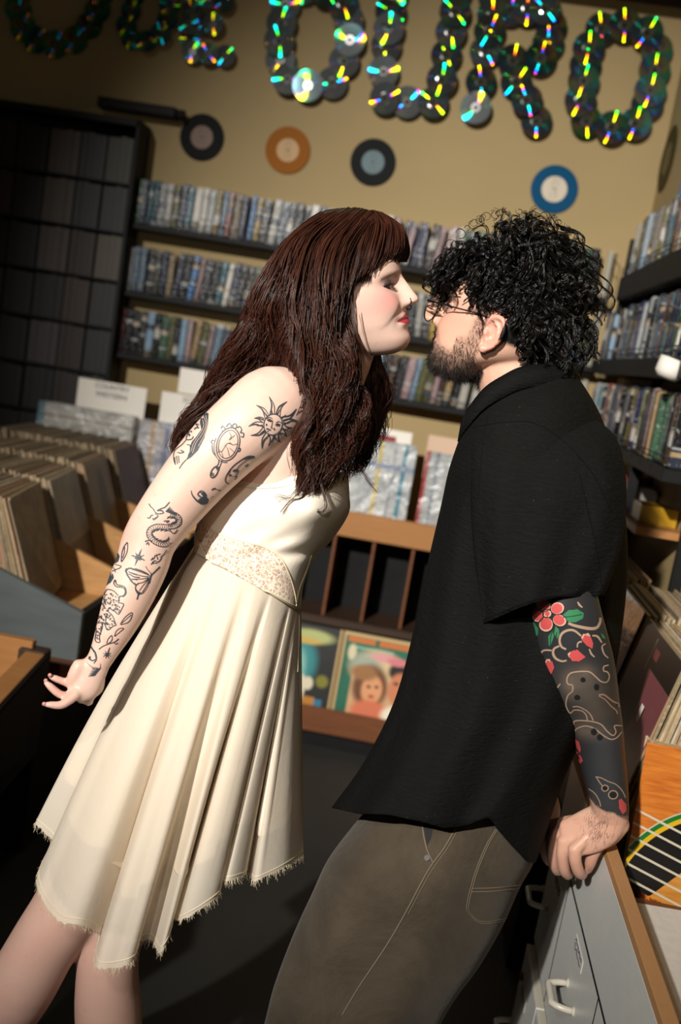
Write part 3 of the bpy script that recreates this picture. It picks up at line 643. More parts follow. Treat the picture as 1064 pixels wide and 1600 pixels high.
cov_dark = xcover('black_cover_with_teal_shapes', rgb(12, 14, 14), rgb(18, 20, 18), [
    ('e', c4(40, 128, 130), .17, .17, .065, .09, .5), ('e', c4(150, 200, 180, .7), .16, .15, .035, .07, .6), ('e', c4(170, 176, 110), .20, .275, .085, .026, .5), ('e', c4(196, 160, 70), .18, .255, .06, .012, .5),
    ('r', c4(176, 116, 36), .08, .25, .012, .045), ('r', c4(40, 110, 140), .25, .28, .005, .04), ('e', c4(214, 204, 176), .19, .075, .018, .05, .3), ('e', c4(214, 204, 176), .215, .095, .02, .025, .3), ('e', c4(120, 116, 30), .268, .11, .024, .024, .4), ('r', c4(190, 160, 110), .306, .316, 0, .32)])
cov_x = xcover('plain_blue_cover', rgb(30, 50, 90), rgb(50, 70, 110), [('e', c4(200, 180, 150), .15, .16, .08, .08, .3)])
for x, m, lb in ((-0.520, cov_dark, 'black record cover with teal and yellow shapes on the low rail'), (-0.199, cov_green, 'green-edged record cover with two painted faces on the low rail'), (0.122, cov_x, 'blue record cover on the low rail behind the man')):
    o = MB().box((0, -0.003, 0), (LPW, 0.003, LPW+0.006)).build('record_sleeve', m, bevel=0.001); o.matrix_world = Matrix.Translation((x, 3.644, 0.1465)) @ Matrix.Rotation(-0.17, 4, 'X'); tag(o, lb, 'record')
# plastic-wrapped records on the counter
m_w1 = shrink('plastic_wrapped_white_cover', rgb(150, 154, 156), rgb(186, 188, 186), [(0, .175, .19, rgb(190, 170, 100)), (0, .27, .285, rgb(60, 120, 136)), (0, .235, .24, rgb(120, 120, 130)), (2, .215, .235, rgb(130, 140, 160))], 0.75)
m_w2 = shrink('plastic_wrapped_grey_cover', rgb(146, 150, 150), rgb(172, 174, 172), [(0, 0, .014, rgb(150, 60, 60)), (0, .04, .05, rgb(110, 120, 130))], 0.75)
m_w3 = shrink('plastic_wrapped_mixed_cover', rgb(140, 140, 138), rgb(176, 172, 164), [(2, .262, .27, rgb(130, 120, 112)), (0, .0, .03, rgb(90, 120, 130))], 0.8)
m_w4 = shrink('plastic_wrapped_pictured_cover', rgb(130, 134, 150), rgb(176, 168, 160), [(0, .05, .07, rgb(160, 136, 110)), (0, .11, .13, rgb(110, 116, 140)), (0, .17, .19, rgb(160, 150, 134)), (0, .23, .245, rgb(120, 140, 130))], 0.8)
def stack(x, y, z, n, wd, m, what, step=0.020, hts=0.0):
    me = MB().box((0, 0, 0), (wd, 0.012, LPW)).mesh('wrapped_record', m, bevel=0.002)
    for k in range(n):
        o = link('wrapped_record', me); o.matrix_world = Matrix.Translation((x+random.uniform(-.004, .004), y+step*k, z)) @ Matrix.Rotation(-0.05+random.uniform(-.02, .02), 4, 'X')
        tag(o, ('front %s' % what) if k == 0 else '%s, %s from the front' % (what, ordinal(k+1)), 'record', what)
stack(-0.368, 3.79, 0.876, 5, 0.318, m_w1, 'white plastic-wrapped record beside the hair on the counter')
stack(-0.006, 3.79, 0.866, 5, 0.318, m_w2, 'grey plastic-wrapped record beside the black shirt on the counter')
stack(-1.600, 3.915, 0.795, 3, 0.405, m_w3, 'plastic-wrapped sleeve at the far left end', 0.022)
stack(-1.175, 3.915, 0.790, 3, 0.315, m_w4, 'plastic-wrapped picture sleeve beside the arm', 0.022)
def sign(x0, x1, z0, z1, y, lines, label, m=m_card, red=False, tilt=-0.06):
    t = thing('divider_card', label, 'sign', ((x0+x1)/2, y, z0))
    MB().box((x0, y, z0-0.12), (x1, y+0.003, z1)).build('card', m, t, bevel=0.001)
    if red: MB().box((x0+0.01, y-0.0008, z0), (x1-0.06, y, z0+0.022)).build('red_bar', m_red, t)
    for k, s_ in enumerate(lines):
        me = text_mesh(s_, 0.030); me.materials.append(m_ink); o = link('lettering', me, t)
        o.matrix_parent_inverse = Matrix.Identity(4); o.matrix_basis = Matrix.Translation((0, -0.0012, (z1-z0)-0.020-0.034*k)) @ Matrix.Rotation(pi/2, 4, 'X')
sign(-1.465, -1.175, 1.150, 1.226, 3.984, ('COUNTRY', 'WESTERN'), 'white divider card with two lines of dark lettering at the left')
sign(-1.112, -0.86, 1.145, 1.228, 3.984, ('SOUL', ''), 'white divider card half hidden by the long hair')
sign(-0.39, -0.078, 1.188, 1.236, 3.905, ('VARIOUS',), 'white divider card with a red bar above the wrapped records', red=True)
sign(-0.014, 0.25, 1.186, 1.240, 3.93, (), 'pinkish blank divider card beside the black shirt', m=plain('pink_card', rgb(200, 170, 146), 0.6))
o = MB().box((-1.045, 3.968, 1.235), (-0.93, 3.971, 1.335)).build('paper_note', m_card); tag(o, 'white paper note hanging under the bottom wall shelf', 'paper')
# tan side ledge below the side rack
lg = thing('wall_ledge', 'tan wooden ledge under the side rack behind the black shirt', 'ledge', (0.62, 3.2, 1.19))
MB().box((0.56, 2.62, 1.17), (0.688, 3.95, 1.19)).build('board', m_tan2, lg)
for k, y in enumerate((2.9, 3.35)): MB().box((0.575, y, 0.80), (0.60, y+0.03, 1.36)).build('post', m_blackwood, lg)
for k, (y, c, nm) in enumerate(((2.70, (170, 130, 30), 'yellow'), (2.98, (120, 118, 112), 'grey'), (3.12, (96, 40, 36), 'dark red'), (3.42, (150, 110, 30), 'amber'), (3.6, (110, 110, 108), 'silver'))):
    o = MB().box((0.58, y, 1.19), (0.68, y+0.11, 1.19+0.05+0.02*(k % 3))).build('cassette_box', plain('cassette_card', rgb(*c), 0.3, coat=0.6), bevel=0.002); tag(o, nm+' flat box on the tan ledge below the side rack', 'box')
# ================================================================ figure tools
def catmull(pts, n):
    pts = np.array(pts, float); k = len(pts)
    seg = np.r_[0, np.cumsum(np.linalg.norm(np.diff(pts[:, :2], axis=0), axis=1)+1e-9)]; seg /= seg[-1]
    out = []
    ext = np.vstack([2*pts[0]-pts[1], pts, 2*pts[-1]-pts[-2]])
    for t in np.linspace(0, 1, n):
        i = min(np.searchsorted(seg, t, 'right')-1, k-2); u = (t-seg[i])/(seg[i+1]-seg[i])
        a, b, c, d = ext[i], ext[i+1], ext[i+2], ext[i+3]
        out.append(0.5*((2*b)+(-a+c)*u+(2*a-5*b+4*c-d)*u*u+(-a+3*b-3*c+d)*u**3))
    return np.array(out)
def fast_mesh(name, v, quads, mat=None, smooth=True):
    me = bpy.data.meshes.new(name); v = np.asarray(v, np.float32); q = np.asarray(quads, np.int32)
    me.vertices.add(len(v)); me.vertices.foreach_set('co', v.ravel())
    me.loops.add(q.size); me.loops.foreach_set('vertex_index', q.ravel())
    me.polygons.add(len(q)); me.polygons.foreach_set('loop_start', np.arange(len(q), dtype=np.int32)*q.shape[1])
    if smooth: me.polygons.foreach_set('use_smooth', np.ones(len(q), bool))
    if mat: me.materials.append(mat)
    me.update(calc_edges=True); me.validate(); return me
def grid_faces(nr, nc, wrap=True):
    i, j = np.meshgrid(np.arange(nr-1), np.arange(nc if wrap else nc-1), indexing='ij'); j2 = (j+1) % nc
    return np.stack([i*nc+j, i*nc+j2, (i+1)*nc+j2, (i+1)*nc+j], -1).reshape(-1, 4)
def limb(mb, path, n=28, sides=20, capa=True, capb=True):
    """tapered oval limb through traced joints (px, py, depth, half width px, half thickness px)"""
    q = catmull(path, n); c = np.array([P(a[0], a[1], a[2]) for a in q]); sc = q[:, 2]/FPX
    rw = np.maximum(q[:, 3], 1)*sc; rd = np.maximum(q[:, 4], 1)*sc
    t = np.gradient(c, axis=0); t /= np.linalg.norm(t, axis=1)[:, None]
    rings = []
    def ring(ci, ti, a, b):
        v = ci-CAM; v /= np.linalg.norm(v); s = np.cross(ti, v); s /= np.linalg.norm(s)+1e-9; dd = np.cross(s, ti)
        an = np.linspace(0, 2*pi, sides, endpoint=False)
        return ci+np.outer(np.cos(an)*a, s)+np.outer(np.sin(an)*b, dd)
    if capa:
        for e in (1.0, 0.8, 0.5, 0.25): k = math.sqrt(max(1-e*e, 0.0004)); rings.append(ring(c[0]-t[0]*e*min(rw[0], rd[0]), t[0], rw[0]*k, rd[0]*k))
    for i in range(n): rings.append(ring(c[i], t[i], rw[i], rd[i]))
    if capb:
        for e in (0.25, 0.5, 0.8, 1.0): k = math.sqrt(max(1-e*e, 0.0004)); rings.append(ring(c[-1]+t[-1]*e*min(rw[-1], rd[-1]), t[-1], rw[-1]*k, rd[-1]*k))
    V = np.vstack(rings); nr = len(rings)
    F = [tuple(f) for f in grid_faces(nr, sides)]+[tuple(reversed(range(sides))), tuple(range((nr-1)*sides, nr*sides))]
    mb.add(V, F)
def oval_rings(spec, n, sides, p=1.0):
    """rings from (Lx,Ly,Rx,Ry,depth,half depth px); angle 0 = right edge, 90 deg = towards the lens"""
    s = np.array(spec, float); key = np.c_[(s[:, 0]+s[:, 2])/2, (s[:, 1]+s[:, 3])/2, s]
    q = catmull(key, n)[:, 2:]
    an = np.linspace(0, 2*pi, sides, endpoint=False); out = []
    for L0, L1, R0, R1, d, rd in q:
        ca = np.sign(np.cos(an))*np.abs(np.cos(an))**p; sa = np.sign(np.sin(an))*np.abs(np.sin(an))**p
        px = (L0+R0)/2+ca*(R0-L0)/2; py = (L1+R1)/2+ca*(R1-L1)/2; dd = d-sa*rd*d/FPX
        out.append(np.c_[px, py, dd])
    return np.array(out)                         # n x sides x (px,py,d)
def to_world(a): sh = a.shape; b = a.reshape(-1, 3); return np.array([P(*r) for r in b]).reshape(sh)
def closed_loft(mb, spec, n=24, sides=28, p=1.0):
    W = to_world(oval_rings(spec, n, sides, p)); nr = n
    mb.add(W.reshape(-1, 3), [tuple(f) for f in grid_faces(nr, sides)]+[tuple(reversed(range(sides))), tuple(range((nr-1)*sides, nr*sides))])
def ball(mb, c, r, n=12):
    rr = np.asarray(r, float)*np.ones(3); V = []; 
    for i in range(n+1):
        a = pi*i/n
        for j in range(2*n): b = pi*j/n; V.append((c[0]+rr[0]*max(sin(a), .01)*cos(b), c[1]+rr[1]*max(sin(a), .01)*sin(b), c[2]+rr[2]*cos(a)))
    mb.add(V, [tuple(f) for f in grid_faces(n+1, 2*n)]+[tuple(reversed(range(2*n))), tuple(range(n*2*n, (n+1)*2*n))])
def remesh(mb, voxel):
    me = mb.mesh('raw'); o = bpy.data.objects.new('raw', me); COL.objects.link(o)
    m = o.modifiers.new('r', 'REMESH'); m.mode = 'VOXEL'; m.voxel_size = voxel; m.use_smooth_shade = True
    dg = bpy.context.evaluated_depsgraph_get(); out = bpy.data.meshes.new_from_object(o.evaluated_get(dg))
    bpy.data.objects.remove(o); bpy.data.meshes.remove(me); return out
def decimate(me, ratio):
    o = bpy.data.objects.new('raw', me); COL.objects.link(o); m = o.modifiers.new('d', 'DECIMATE'); m.ratio = ratio
    dg = bpy.context.evaluated_depsgraph_get(); out = bpy.data.meshes.new_from_object(o.evaluated_get(dg)); bpy.data.objects.remove(o); bpy.data.meshes.remove(me); return out
def get_co(me): a = np.empty(len(me.vertices)*3, np.float32); me.vertices.foreach_get('co', a); return a.reshape(-1, 3).astype(np.float64)
def relax(me, weight, its, lam=0.5):
    v = get_co(me); e = np.empty(len(me.edges)*2, np.int32); me.edges.foreach_get('vertices', e); e = e.reshape(-1, 2)
    deg = np.bincount(e.ravel(), minlength=len(v))[:, None]
    for _ in range(its):
        s = np.zeros_like(v)
        for k in range(3): s[:, k] = np.bincount(e[:, 0], v[e[:, 1], k], len(v))+np.bincount(e[:, 1], v[e[:, 0], k], len(v))
        v += lam*weight[:, None]*(s/np.maximum(deg, 1)-v)
    me.vertices.foreach_set('co', v.astype(np.float32).ravel()); me.update()
def pix(v):
    q = v-CAM; d = q@_f; return 532+FPX*(q@_R)/d, 800-FPX*(q@_U)/d, d
def set_color(me, name, c):
    a = me.color_attributes.new(name, 'FLOAT_COLOR', 'POINT'); a.data.foreach_set('color', np.c_[c, np.ones(len(c))].astype(np.float32).ravel())
def sst(x, a, b): t = np.clip((x-a)/(b-a), 0, 1); return t*t*(3-2*t)
def G(a, s): return np.exp(-0.5*(a/s)**2)

class Head:
    """head frame: X forward, Y to the head's own left, Z up, metres, origin between the ears"""
    def __init__(s, px, py, d, fwd2, up2, yaw_to_lens, scale=1.0):
        s.o = P(px, py, d); v = ray(px, py); v = v/np.linalg.norm(v)
        im = lambda a: a[0]*_R-a[1]*_U
        f2 = im(fwd2); u2 = im(up2)
        f2 = f2-v*(f2@v); f2 /= np.linalg.norm(f2)
        X = cos(yaw_to_lens)*f2-sin(yaw_to_lens)*v
        u2 = u2-v*(u2@v); u2 = u2-X*(u2@X); Z = u2/np.linalg.norm(u2); Y = np.cross(Z, X)
        s.B = np.array([X, Y, Z]); s.s = scale/1000.0
    def w(s, a): return s.o+(np.asarray(a, float)*s.s)@s.B
    def l(s, v): return ((v-s.o)@s.B.T)/s.s
def head_shape(man=False):
    zk = [-86, -83, -76, -64, -50, -40, -28, -18, -5, 10, 25, 40, 60, 80, 100, 118, 128, 131]
    if man:
        F = [66, 77, 85, 89, 89, 89.5, 91, 92, 91, 91, 92, 97, 95, 86, 70, 45, 20, 5]
        W = [18, 32, 44, 53, 60, 65, 68, 70, 72, 74, 75, 76, 76, 72, 62, 42, 18, 3]
    else:
        F = [70, 82, 92, 97, 93.5, 92, 92, 92.5, 92, 92, 93, 95, 92, 83, 68, 45, 20, 5]
        W = [14, 27, 38, 48, 56, 61.5, 66, 69, 72, 73, 73, 73, 73, 69, 60, 40, 18, 3]
    B = [48, 30, 14, 0, -12, -30, -55, -70, -82, -90, -94, -96, -95, -88, -72, -45, -18, 0]
    xc = [60, 50, 42, 34, 27, 20, 12, 6, 2, 0, -4, -6, -6, -4, 0, 0, 0, 2]
    z = np.r_[np.linspace(-86, -60, 22), np.linspace(-59, 45, 96), np.linspace(47, 131, 40)]
    def ip(a):
        q = catmull(np.c_[zk, np.zeros(len(zk)), a], 600); return np.interp(z, q[:, 0], q[:, 2])
    F, W, B, xc = ip(F), ip(W), ip(B), ip(xc)
    u = np.linspace(-1, 1, 180, endpoint=False); ph = pi*(0.45*u+0.55*u**3)      # denser at the front
    C, S = np.cos(ph), np.sin(ph)
    e = 0.86
    fx = np.sign(C)*np.abs(C)**e
    X = xc[:, None]+np.where(C[None] > 0, (F-xc)[:, None], (xc-B)[:, None])*fx[None]
    Y = W[:, None]*(np.sign(S)*np.abs(S)**0.93)[None]; Z = np.repeat(z[:, None], len(ph), 1)
    fr = np.clip(C, 0, 1)[None]**0.5; y = np.abs(Y)
    k = 1.02 if man else 1.0
    prof = np.array([(34, 0), (28, 4.5), (22, 9.5), (14, 14.5), (6, 18.6), (-1, 22.8), (-5, 25.0), (-9, 25.4), (-12.5, 22.5), (-15.5, 15), (-18, 7.5), (-21, 3.5), (-24, 1), (-27, 0)])
    N = np.interp(Z, prof[::-1, 0], prof[::-1, 1]*k, left=0, right=0)
    sg = np.interp(Z, [-16, -8, 4, 14, 24], [13.5, 13.0, 9.0, 7.4, 7.0])*(1.1 if man else 1)
    dx = N*np.exp(-(y/sg)**2.3)
    dx += 8.5*G(y-13, 4.6)*G(Z+10, 5.2)
    dx -= 5*G(y-6.5, 2.8)*G(Z+17, 2.2)
    dx -= 11*G(y-31, 13)*G(Z-20, 8.5)+6*G(y-17, 6)*G(Z-20, 8)
    dx += 5.0*G(y-32, 9.5)*G(Z-19.5, 5.0)
    dx += (4.5 if man else 2.5)*G(y-27, 16)*G(Z-34, 5.5)
    a, b = np.array([21.0, -8.0]), np.array([52.0, -48.0]); ab = b-a; L = np.hypot(*ab); t = np.clip(((y-a[0])*ab[0]+(Z-a[1])*ab[1])/L**2, 0, 1)
    sd = ((y-a[0])*-ab[1]+(Z-a[1])*ab[0])/L                                # >0 on the cheek side
    ins = sst(t, 0.0, 0.15)*(1-sst(t, 0.85, 1.0))
    amt = 1.2 if man else 2.4
    ck = (5.5 if man else 6.5)*G(y-43, 16)*G(Z+9, 15)
    dx += ck*0.9+amt*0.9*ins*sst(sd, -1.5, 5)*G(np.maximum(sd-5, 0), 9)-amt*0.30*ins*G(sd+1.5, 3.2)
    zm = -34+4.5*(np.minimum(y, 30)/26.0)**2*(0.2 if man else -0.55)
    dx += 5.4*np.exp(-(y/25.0)**4)*G(Z-zm-4.2, 3.6)+7.6*np.exp(-(y/23.5)**4)*G(Z-zm+5.2, 4.6)-4.0*np.exp(-(y/28.0)**6)*G(Z-zm, 1.5)
    dx -= 1.6*G(y-28, 4)*G(Z-zm, 4)
    X = X+dx*fr; Y = Y+np.sign(Y)*ck*0.45*fr
    return np.stack([X, Y, Z], -1)
def add_head(mb, H, man=False):
    A = head_shape(man); nr, nc = A.shape[:2]; V = H.w(A.reshape(-1, 3))
    mb.add(V, [tuple(f) for f in grid_faces(nr, nc)]+[tuple(reversed(range(nc))), tuple(range((nr-1)*nc, nr*nc))])
def skin_mat(name, sss=0.12, rough=0.45, bump=0.12):
    t = NT(name); c = t.n('Attribute', attribute_name='tint').outputs[0]
    co = t.coord('Object'); n1 = t.noise(18, 5, 0.6, co); n2 = t.noise(420, 3, 0.5, co); n3 = t.noise(75, 3, 0.6, co)
    c2 = t.mix(t.math('MULTIPLY', t.ramp(n1, [(0.4, (0, 0, 0, 1)), (0.75, (1, 1, 1, 1))]), 0.22), c, (0.95, 0.62, 0.52, 1), 'MULTIPLY')
    c2 = t.mix(t.math('MULTIPLY', t.ramp(n3, [(0.62, (0, 0, 0, 1)), (0.72, (1, 1, 1, 1))]), 0.20), c2, (0.9, 0.55, 0.42, 1), 'MULTIPLY')
    b = t.bsdf(color=c2, rough=rough, sss=sss, spec=0.35, normal=t.bump(n2, bump, 0.0008))
    b.inputs['Subsurface Radius'].default_value = (1.0, 0.35, 0.2); b.inputs['Subsurface Scale'].default_value = 0.006
    return t.m
def hair_strands(name, curves, r0, r1, mat, parent):
    """curves: S x K x 3; each strand a three-sided tapering tube, all joined"""
    Cv = np.asarray(curves); S, K = Cv.shape[:2]
    t = np.gradient(Cv, axis=1); t /= np.linalg.norm(t, axis=2)[..., None]+1e-12
    ref = np.array([0.31, -0.83, 0.46]); s = np.cross(t, ref); s /= np.linalg.norm(s, axis=2)[..., None]+1e-9; b = np.cross(t, s)
    rad = np.linspace(1, 0, K)[None, :, None]; rad = (r1+(r0-r1)*rad)
    V = np.stack([Cv+rad*(cos(a)*s+sin(a)*b) for a in (0, 2*pi/3, 4*pi/3)], 2)      # S K 3 3
    i, k, j = np.meshgrid(np.arange(S), np.arange(K-1), np.arange(3), indexing='ij'); j2 = (j+1) % 3
    base = (i*K+k)*3; q = np.stack([base+j, base+j2, base+3+j2, base+3+j], -1).reshape(-1, 4)
    me = fast_mesh(name, V.reshape(-1, 3), q, mat); return link(name, me, parent)
def hair_mat(name, c1, c2, rough=0.32, spec=0.5):
    t = NT(name); r = t.n('NewGeometry').outputs['Random Per Island']
    c = t.ramp(r, [(0.0, c1), (1.0, c2)])
    t.bsdf(color=c, rough=rough, spec=spec); return t.m
def sheet(guides, n, K, amp, freq, spread=0.012, nclump=40, pinch=0.6, rng=RNG, seedtwist=0.0, jitter=0.0012, wave0=0.15, lens=(0.85, 1.05)):
    g = np.array([to_world(catmull(q, K+6)) for q in guides]); ng = len(g)
    V = g[:, :]
    cu = np.sort(rng.uniform(0, ng-1, nclump)); ph = 1.6*np.sin(cu*1.7+1.0)+cu*1.1+rng.normal(0, 0.55, nclump); fa = 1+0.10*np.sin(cu*2.3+2)+rng.normal(0, 0.05, nclump); cdz = rng.normal(0, spread, nclump); ln = rng.uniform(*lens, nclump); am_ = rng.uniform(0.55, 1.25, nclump)
    out = []
    def at(u):
        i = min(int(u), ng-2); return g[i]*(1-u+i)+g[i+1]*(u-i)
    T = np.linspace(0, 1, K+6)
    vd = g.mean((0, 1))-CAM; vd /= np.linalg.norm(vd)
    for s_ in range(n):
        c = rng.integers(nclump); u = np.clip(cu[c]+rng.normal(0, 0.30), 0, ng-1); cc = at(cu[c]); cs = at(u)
        w_ = pinch*sst(T, 0.15, 0.9)[:, None]; base = cs*(1-w_)+cc*w_
        tg = np.gradient(base, axis=0); tg /= np.linalg.norm(tg, axis=1)[:, None]; sd = np.cross(tg, vd)
        a = amp*sst(T, wave0, 0.75)*am_[c]; f = 2*pi*freq*fa[c]*T+ph[c]+rng.normal(0, 0.16)
        off = (a*np.sin(f))[:, None]*sd+(a*0.7*np.cos(f))[:, None]*vd
        dz = cdz[c]+rng.normal(0, spread*0.55)
        jit = np.sin(np.outer(T*rng.uniform(4, 9)+rng.uniform(0, 6), np.ones(3))+rng.uniform(0, 6, 3))*jitter*1.1*T[:, None]
        cur = base+off+vd*dz*sst(T, 0, 0.25)[:, None]+jit+rng.normal(0, jitter, 3)
        L = np.clip(ln[c]*rng.uniform(0.94, 1.04), 0.3, 1.0)
        tt = np.linspace(0, L, K); out.append(np.stack([np.interp(tt, T, cur[:, k]) for k in range(3)], 1))
    return np.array(out)
def ribbons(bvh, strokes, off=0.0006):
    """ink lines drawn over the skin: each (width px, [(px,py)...]) is laid on the surface it meets"""
    mb = MB()
    def hit(x, y):
        r = ray(x, y); r = r/np.linalg.norm(r); h = bvh.ray_cast(Vector(CAM), Vector(r))
        return None if h[0] is None else np.array(h[0])+np.array(h[1])*off*(1 if np.dot(np.array(h[1]), r) < 0 else -1)
    for wpx, pts in strokes:
        pts = np.array(pts, float)
        if wpx == 'fill':
            y = pts[:, 1].min()+0.4
            n = len(pts); prev = None
            while y < pts[:, 1].max():
                xs = []
                for i in range(n):
                    a, b = pts[i], pts[(i+1) % n]
                    if (a[1] <= y) != (b[1] <= y): xs.append(a[0]+(y-a[1])/(b[1]-a[1])*(b[0]-a[0]))
                xs.sort()
                for i in range(0, len(xs)-1, 2):
                    m = max(2, int((xs[i+1]-xs[i])/4)+2); gx = np.linspace(xs[i], xs[i+1], m)
                    top = [hit(x, y-0.62) for x in gx]; bot = [hit(x, y+0.62) for x in gx]
                    for k in range(m-1):
                        q = [top[k], top[k+1], bot[k+1], bot[k]]
                        if all(v is not None for v in q) and max(np.linalg.norm(q[0]-q[2]), np.linalg.norm(q[1]-q[3])) < 0.02: mb.add(q, [(0, 1, 2, 3)])
                y += 1.2
            continue
        if len(pts) < 2: continue
        L = np.linalg.norm(np.diff(pts, axis=0), axis=1).sum(); m = max(3, int(L/2.0)+2)
        q = catmull(pts, m) if len(pts) > 2 else np.linspace(pts[0], pts[1], m)
        tg = np.gradient(q, axis=0); nn = np.c_[-tg[:, 1], tg[:, 0]]; nn /= np.linalg.norm(nn, axis=1)[:, None]+1e-9
        wv = wpx*0.5*np.ones(m) if np.isscalar(wpx) else np.interp(np.linspace(0, 1, m), np.linspace(0, 1, len(wpx)), wpx)*0.5
        A = [hit(*(q[i]+nn[i]*wv[i])) for i in range(m)]; B = [hit(*(q[i]-nn[i]*wv[i])) for i in range(m)]
        for i in range(m-1):
            f = [A[i], A[i+1], B[i+1], B[i]]
            if all(v is not None for v in f) and np.linalg.norm(f[0]-f[1]) < 0.015 and np.linalg.norm(f[2]-f[3]) < 0.015: mb.add(f, [(0, 1, 2, 3)])
    return mb
# ================================================================ the woman
VOX = 0.0023
m_skinw = skin_mat('fair_skin', 0.12, 0.42)
wo = thing('person', 'woman with long wavy auburn hair in a cream dress, leaning in face to face', 'person', (-0.25, 1.55, 0))
HW = Head(538, 475, 1.565, (0.990, -0.139), (-0.139, -0.990), radians(13), 1.0)
mb = MB(); add_head(mb, HW)
limb(mb, [(548, 500, 1.585, 50, 52), (535, 560, 1.59, 46, 50), (512, 610, 1.59, 52, 62), (490, 660, 1.59, 72, 100)], 16)            # neck
closed_loft(mb, [(450, 600, 545, 625, 1.585, 60), (420, 625, 560, 650, 1.585, 130), (380, 680, 545, 700, 1.585, 150), (345, 740, 528, 748, 1.585, 135), (325, 800, 520, 800, 1.58, 122),
                 (318, 850, 480, 870, 1.575, 112), (300, 890, 450, 930, 1.575, 112), (268, 950, 440, 1010, 1.585, 118), (240, 1060, 400, 1110, 1.59, 120), (220, 1150, 350, 1190, 1.59, 110)], 34, 36)
limb(mb, [(452, 628, 1.478, 52, 52), (425, 634, 1.452, 62, 58), (388, 664, 1.432, 60, 56), (341, 707, 1.425, 56, 53), (290, 765, 1.425, 50, 47), (238, 836, 1.425, 43, 41), (222, 882, 1.422, 41, 39), (203, 927, 1.415, 38.5, 35),
          (183, 975, 1.408, 31, 30), (163, 1017, 1.402, 22, 20), (153, 1036, 1.40, 19.5, 17)], 46, 26)                                     # near arm
limb(mb, [(500, 640, 1.70, 50, 50), (470, 720, 1.76, 48, 46), (420, 830, 1.79, 40, 40), (350, 940, 1.78, 34, 34), (285, 1030, 1.74, 22, 22), (270, 1060, 1.72, 18, 16)], 24)   # far arm, behind the dress
limb(mb, [(270, 1060, 1.72, 18, 16), (262, 1090, 1.70, 24, 12), (262, 1115, 1.70, 22, 10)], 10)
for k in range(4): limb(mb, [(252+6*k, 1112, 1.70+0.008*k, 7, 7), (252+6*k, 1140, 1.705+0.008*k, 6.5, 6.5), (256+6*k, 1160, 1.70+0.008*k, 5.5, 5.5)], 8, 10)
limb(mb, [(275, 1085, 1.70, 8, 8), (284, 1105, 1.69, 7, 7), (284, 1125, 1.685, 6, 6)], 8, 10)
# near hand, palm back, fingers spread to the left
limb(mb, [(156, 1030, 1.40, 19, 17), (141, 1055, 1.398, 24, 15), (130, 1073, 1.395, 25, 14), (120, 1082, 1.392, 18, 11)], 14, 20)
limb(mb, [(148, 1058, 1.408, 17, 12), (148, 1074, 1.410, 15, 11), (142, 1084, 1.410, 10, 9)], 10, 14)        # heel of the palm towards the dress
limb(mb, [(124, 1040, 1.392, 12, 11), (116, 1056, 1.391, 11, 11), (111, 1066, 1.392, 8, 9)], 10, 14)
for pts in ([(110, 1069, 1.396, 6.6, 6.6), (98, 1064.5, 1.392, 6.3, 6.3), (86, 1060, 1.388, 5.8, 5.8), (79, 1057, 1.387, 4.4, 4.4)],
            [(106, 1089, 1.386, 6.8, 6.8), (92, 1084, 1.380, 6.6, 6.6), (80, 1074, 1.376, 6.2, 6.0), (72.5, 1067, 1.375, 4.6, 4.4)],
            [(118, 1086, 1.382, 8.5, 8), (104, 1097, 1.374, 7.4, 7.4), (93, 1102, 1.370, 6.8, 6.6), (78, 1101, 1.366, 5.6, 5.4), (70, 1100.5, 1.365, 4.0, 4.0)],
            [(130, 1086, 1.404, 8, 8), (127, 1092, 1.418, 7.5, 7.5), (124, 1090, 1.432, 7, 7)],
            [(140, 1090, 1.41, 8, 8), (139, 1097, 1.424, 7, 7), (136, 1094, 1.438, 6.5, 6.5)]):
    limb(mb, pts, 14, 12)
# legs
limb(mb, [(280, 1130, 1.57, 84, 70), (195, 1270, 1.57, 76, 70), (115, 1405, 1.545, 58, 58), (72, 1470, 1.54, 54, 56), (22, 1556, 1.56, 55, 58), (-45, 1650, 1.64, 44, 46), (-105, 1715, 1.72, 28, 30), (-122, 1735, 1.74, 24, 28)], 34, 26)
limb(mb, [(290, 1140, 1.66, 95, 92), (235, 1290, 1.62, 82, 80), (178, 1440, 1.58, 56, 58), (168, 1510, 1.57, 48, 52), (170, 1590, 1.59, 52, 56), (178, 1720, 1.62, 42, 44), (188, 1840, 1.65, 28, 30), (195, 1885, 1.66, 26, 30)], 34, 26)
limb(mb, [(195, 1885, 1.66, 28, 30), (230, 1908, 1.63, 30, 26), (275, 1915, 1.60, 24, 16)], 12)
limb(mb, [(-122, 1735, 1.74, 24, 28), (-130, 1762, 1.72, 26, 22), (-110, 1785, 1.67, 22, 14)], 12)
me = remesh(mb, VOX)
v = get_co(me); px, py, dp = pix(v); lw = HW.l(v)
face = (np.abs(lw[:, 0]-70) < 70) & (np.abs(lw[:, 2]) < 95) & (np.abs(lw[:, 1]) < 80)
wgt = np.where(face & (lw[:, 0] > 30), 0.10, 1.0)*np.where((px < 125) & (py > 1040), 0.35, 1.0)
relax(me, wgt, 10); relax(me, (py > 1230)*1.0, 30); me = decimate(me, 0.36)
v = get_co(me); px, py, dp = pix(v); lw = HW.l(v); X, Y, Z = lw.T; y = np.abs(Y)
SK = np.array([0.74, 0.515, 0.42]); c = np.tile(SK, (len(v), 1))
def blend(c, m, col): m = np.clip(m, 0, 1)[:, None]; return c*(1-m)+np.array(col)*m
isf = (X > 20) & (X < 140) & (Z > -95) & (Z < 70) & (y < 85)
c = blend(c, isf*0.62*G(y-46, 15)*G(Z+2, 13), (0.72, 0.22, 0.20))
c = blend(c, isf*0.25*G(y, 9)*G(Z+6, 9), (0.8, 0.34, 0.28))
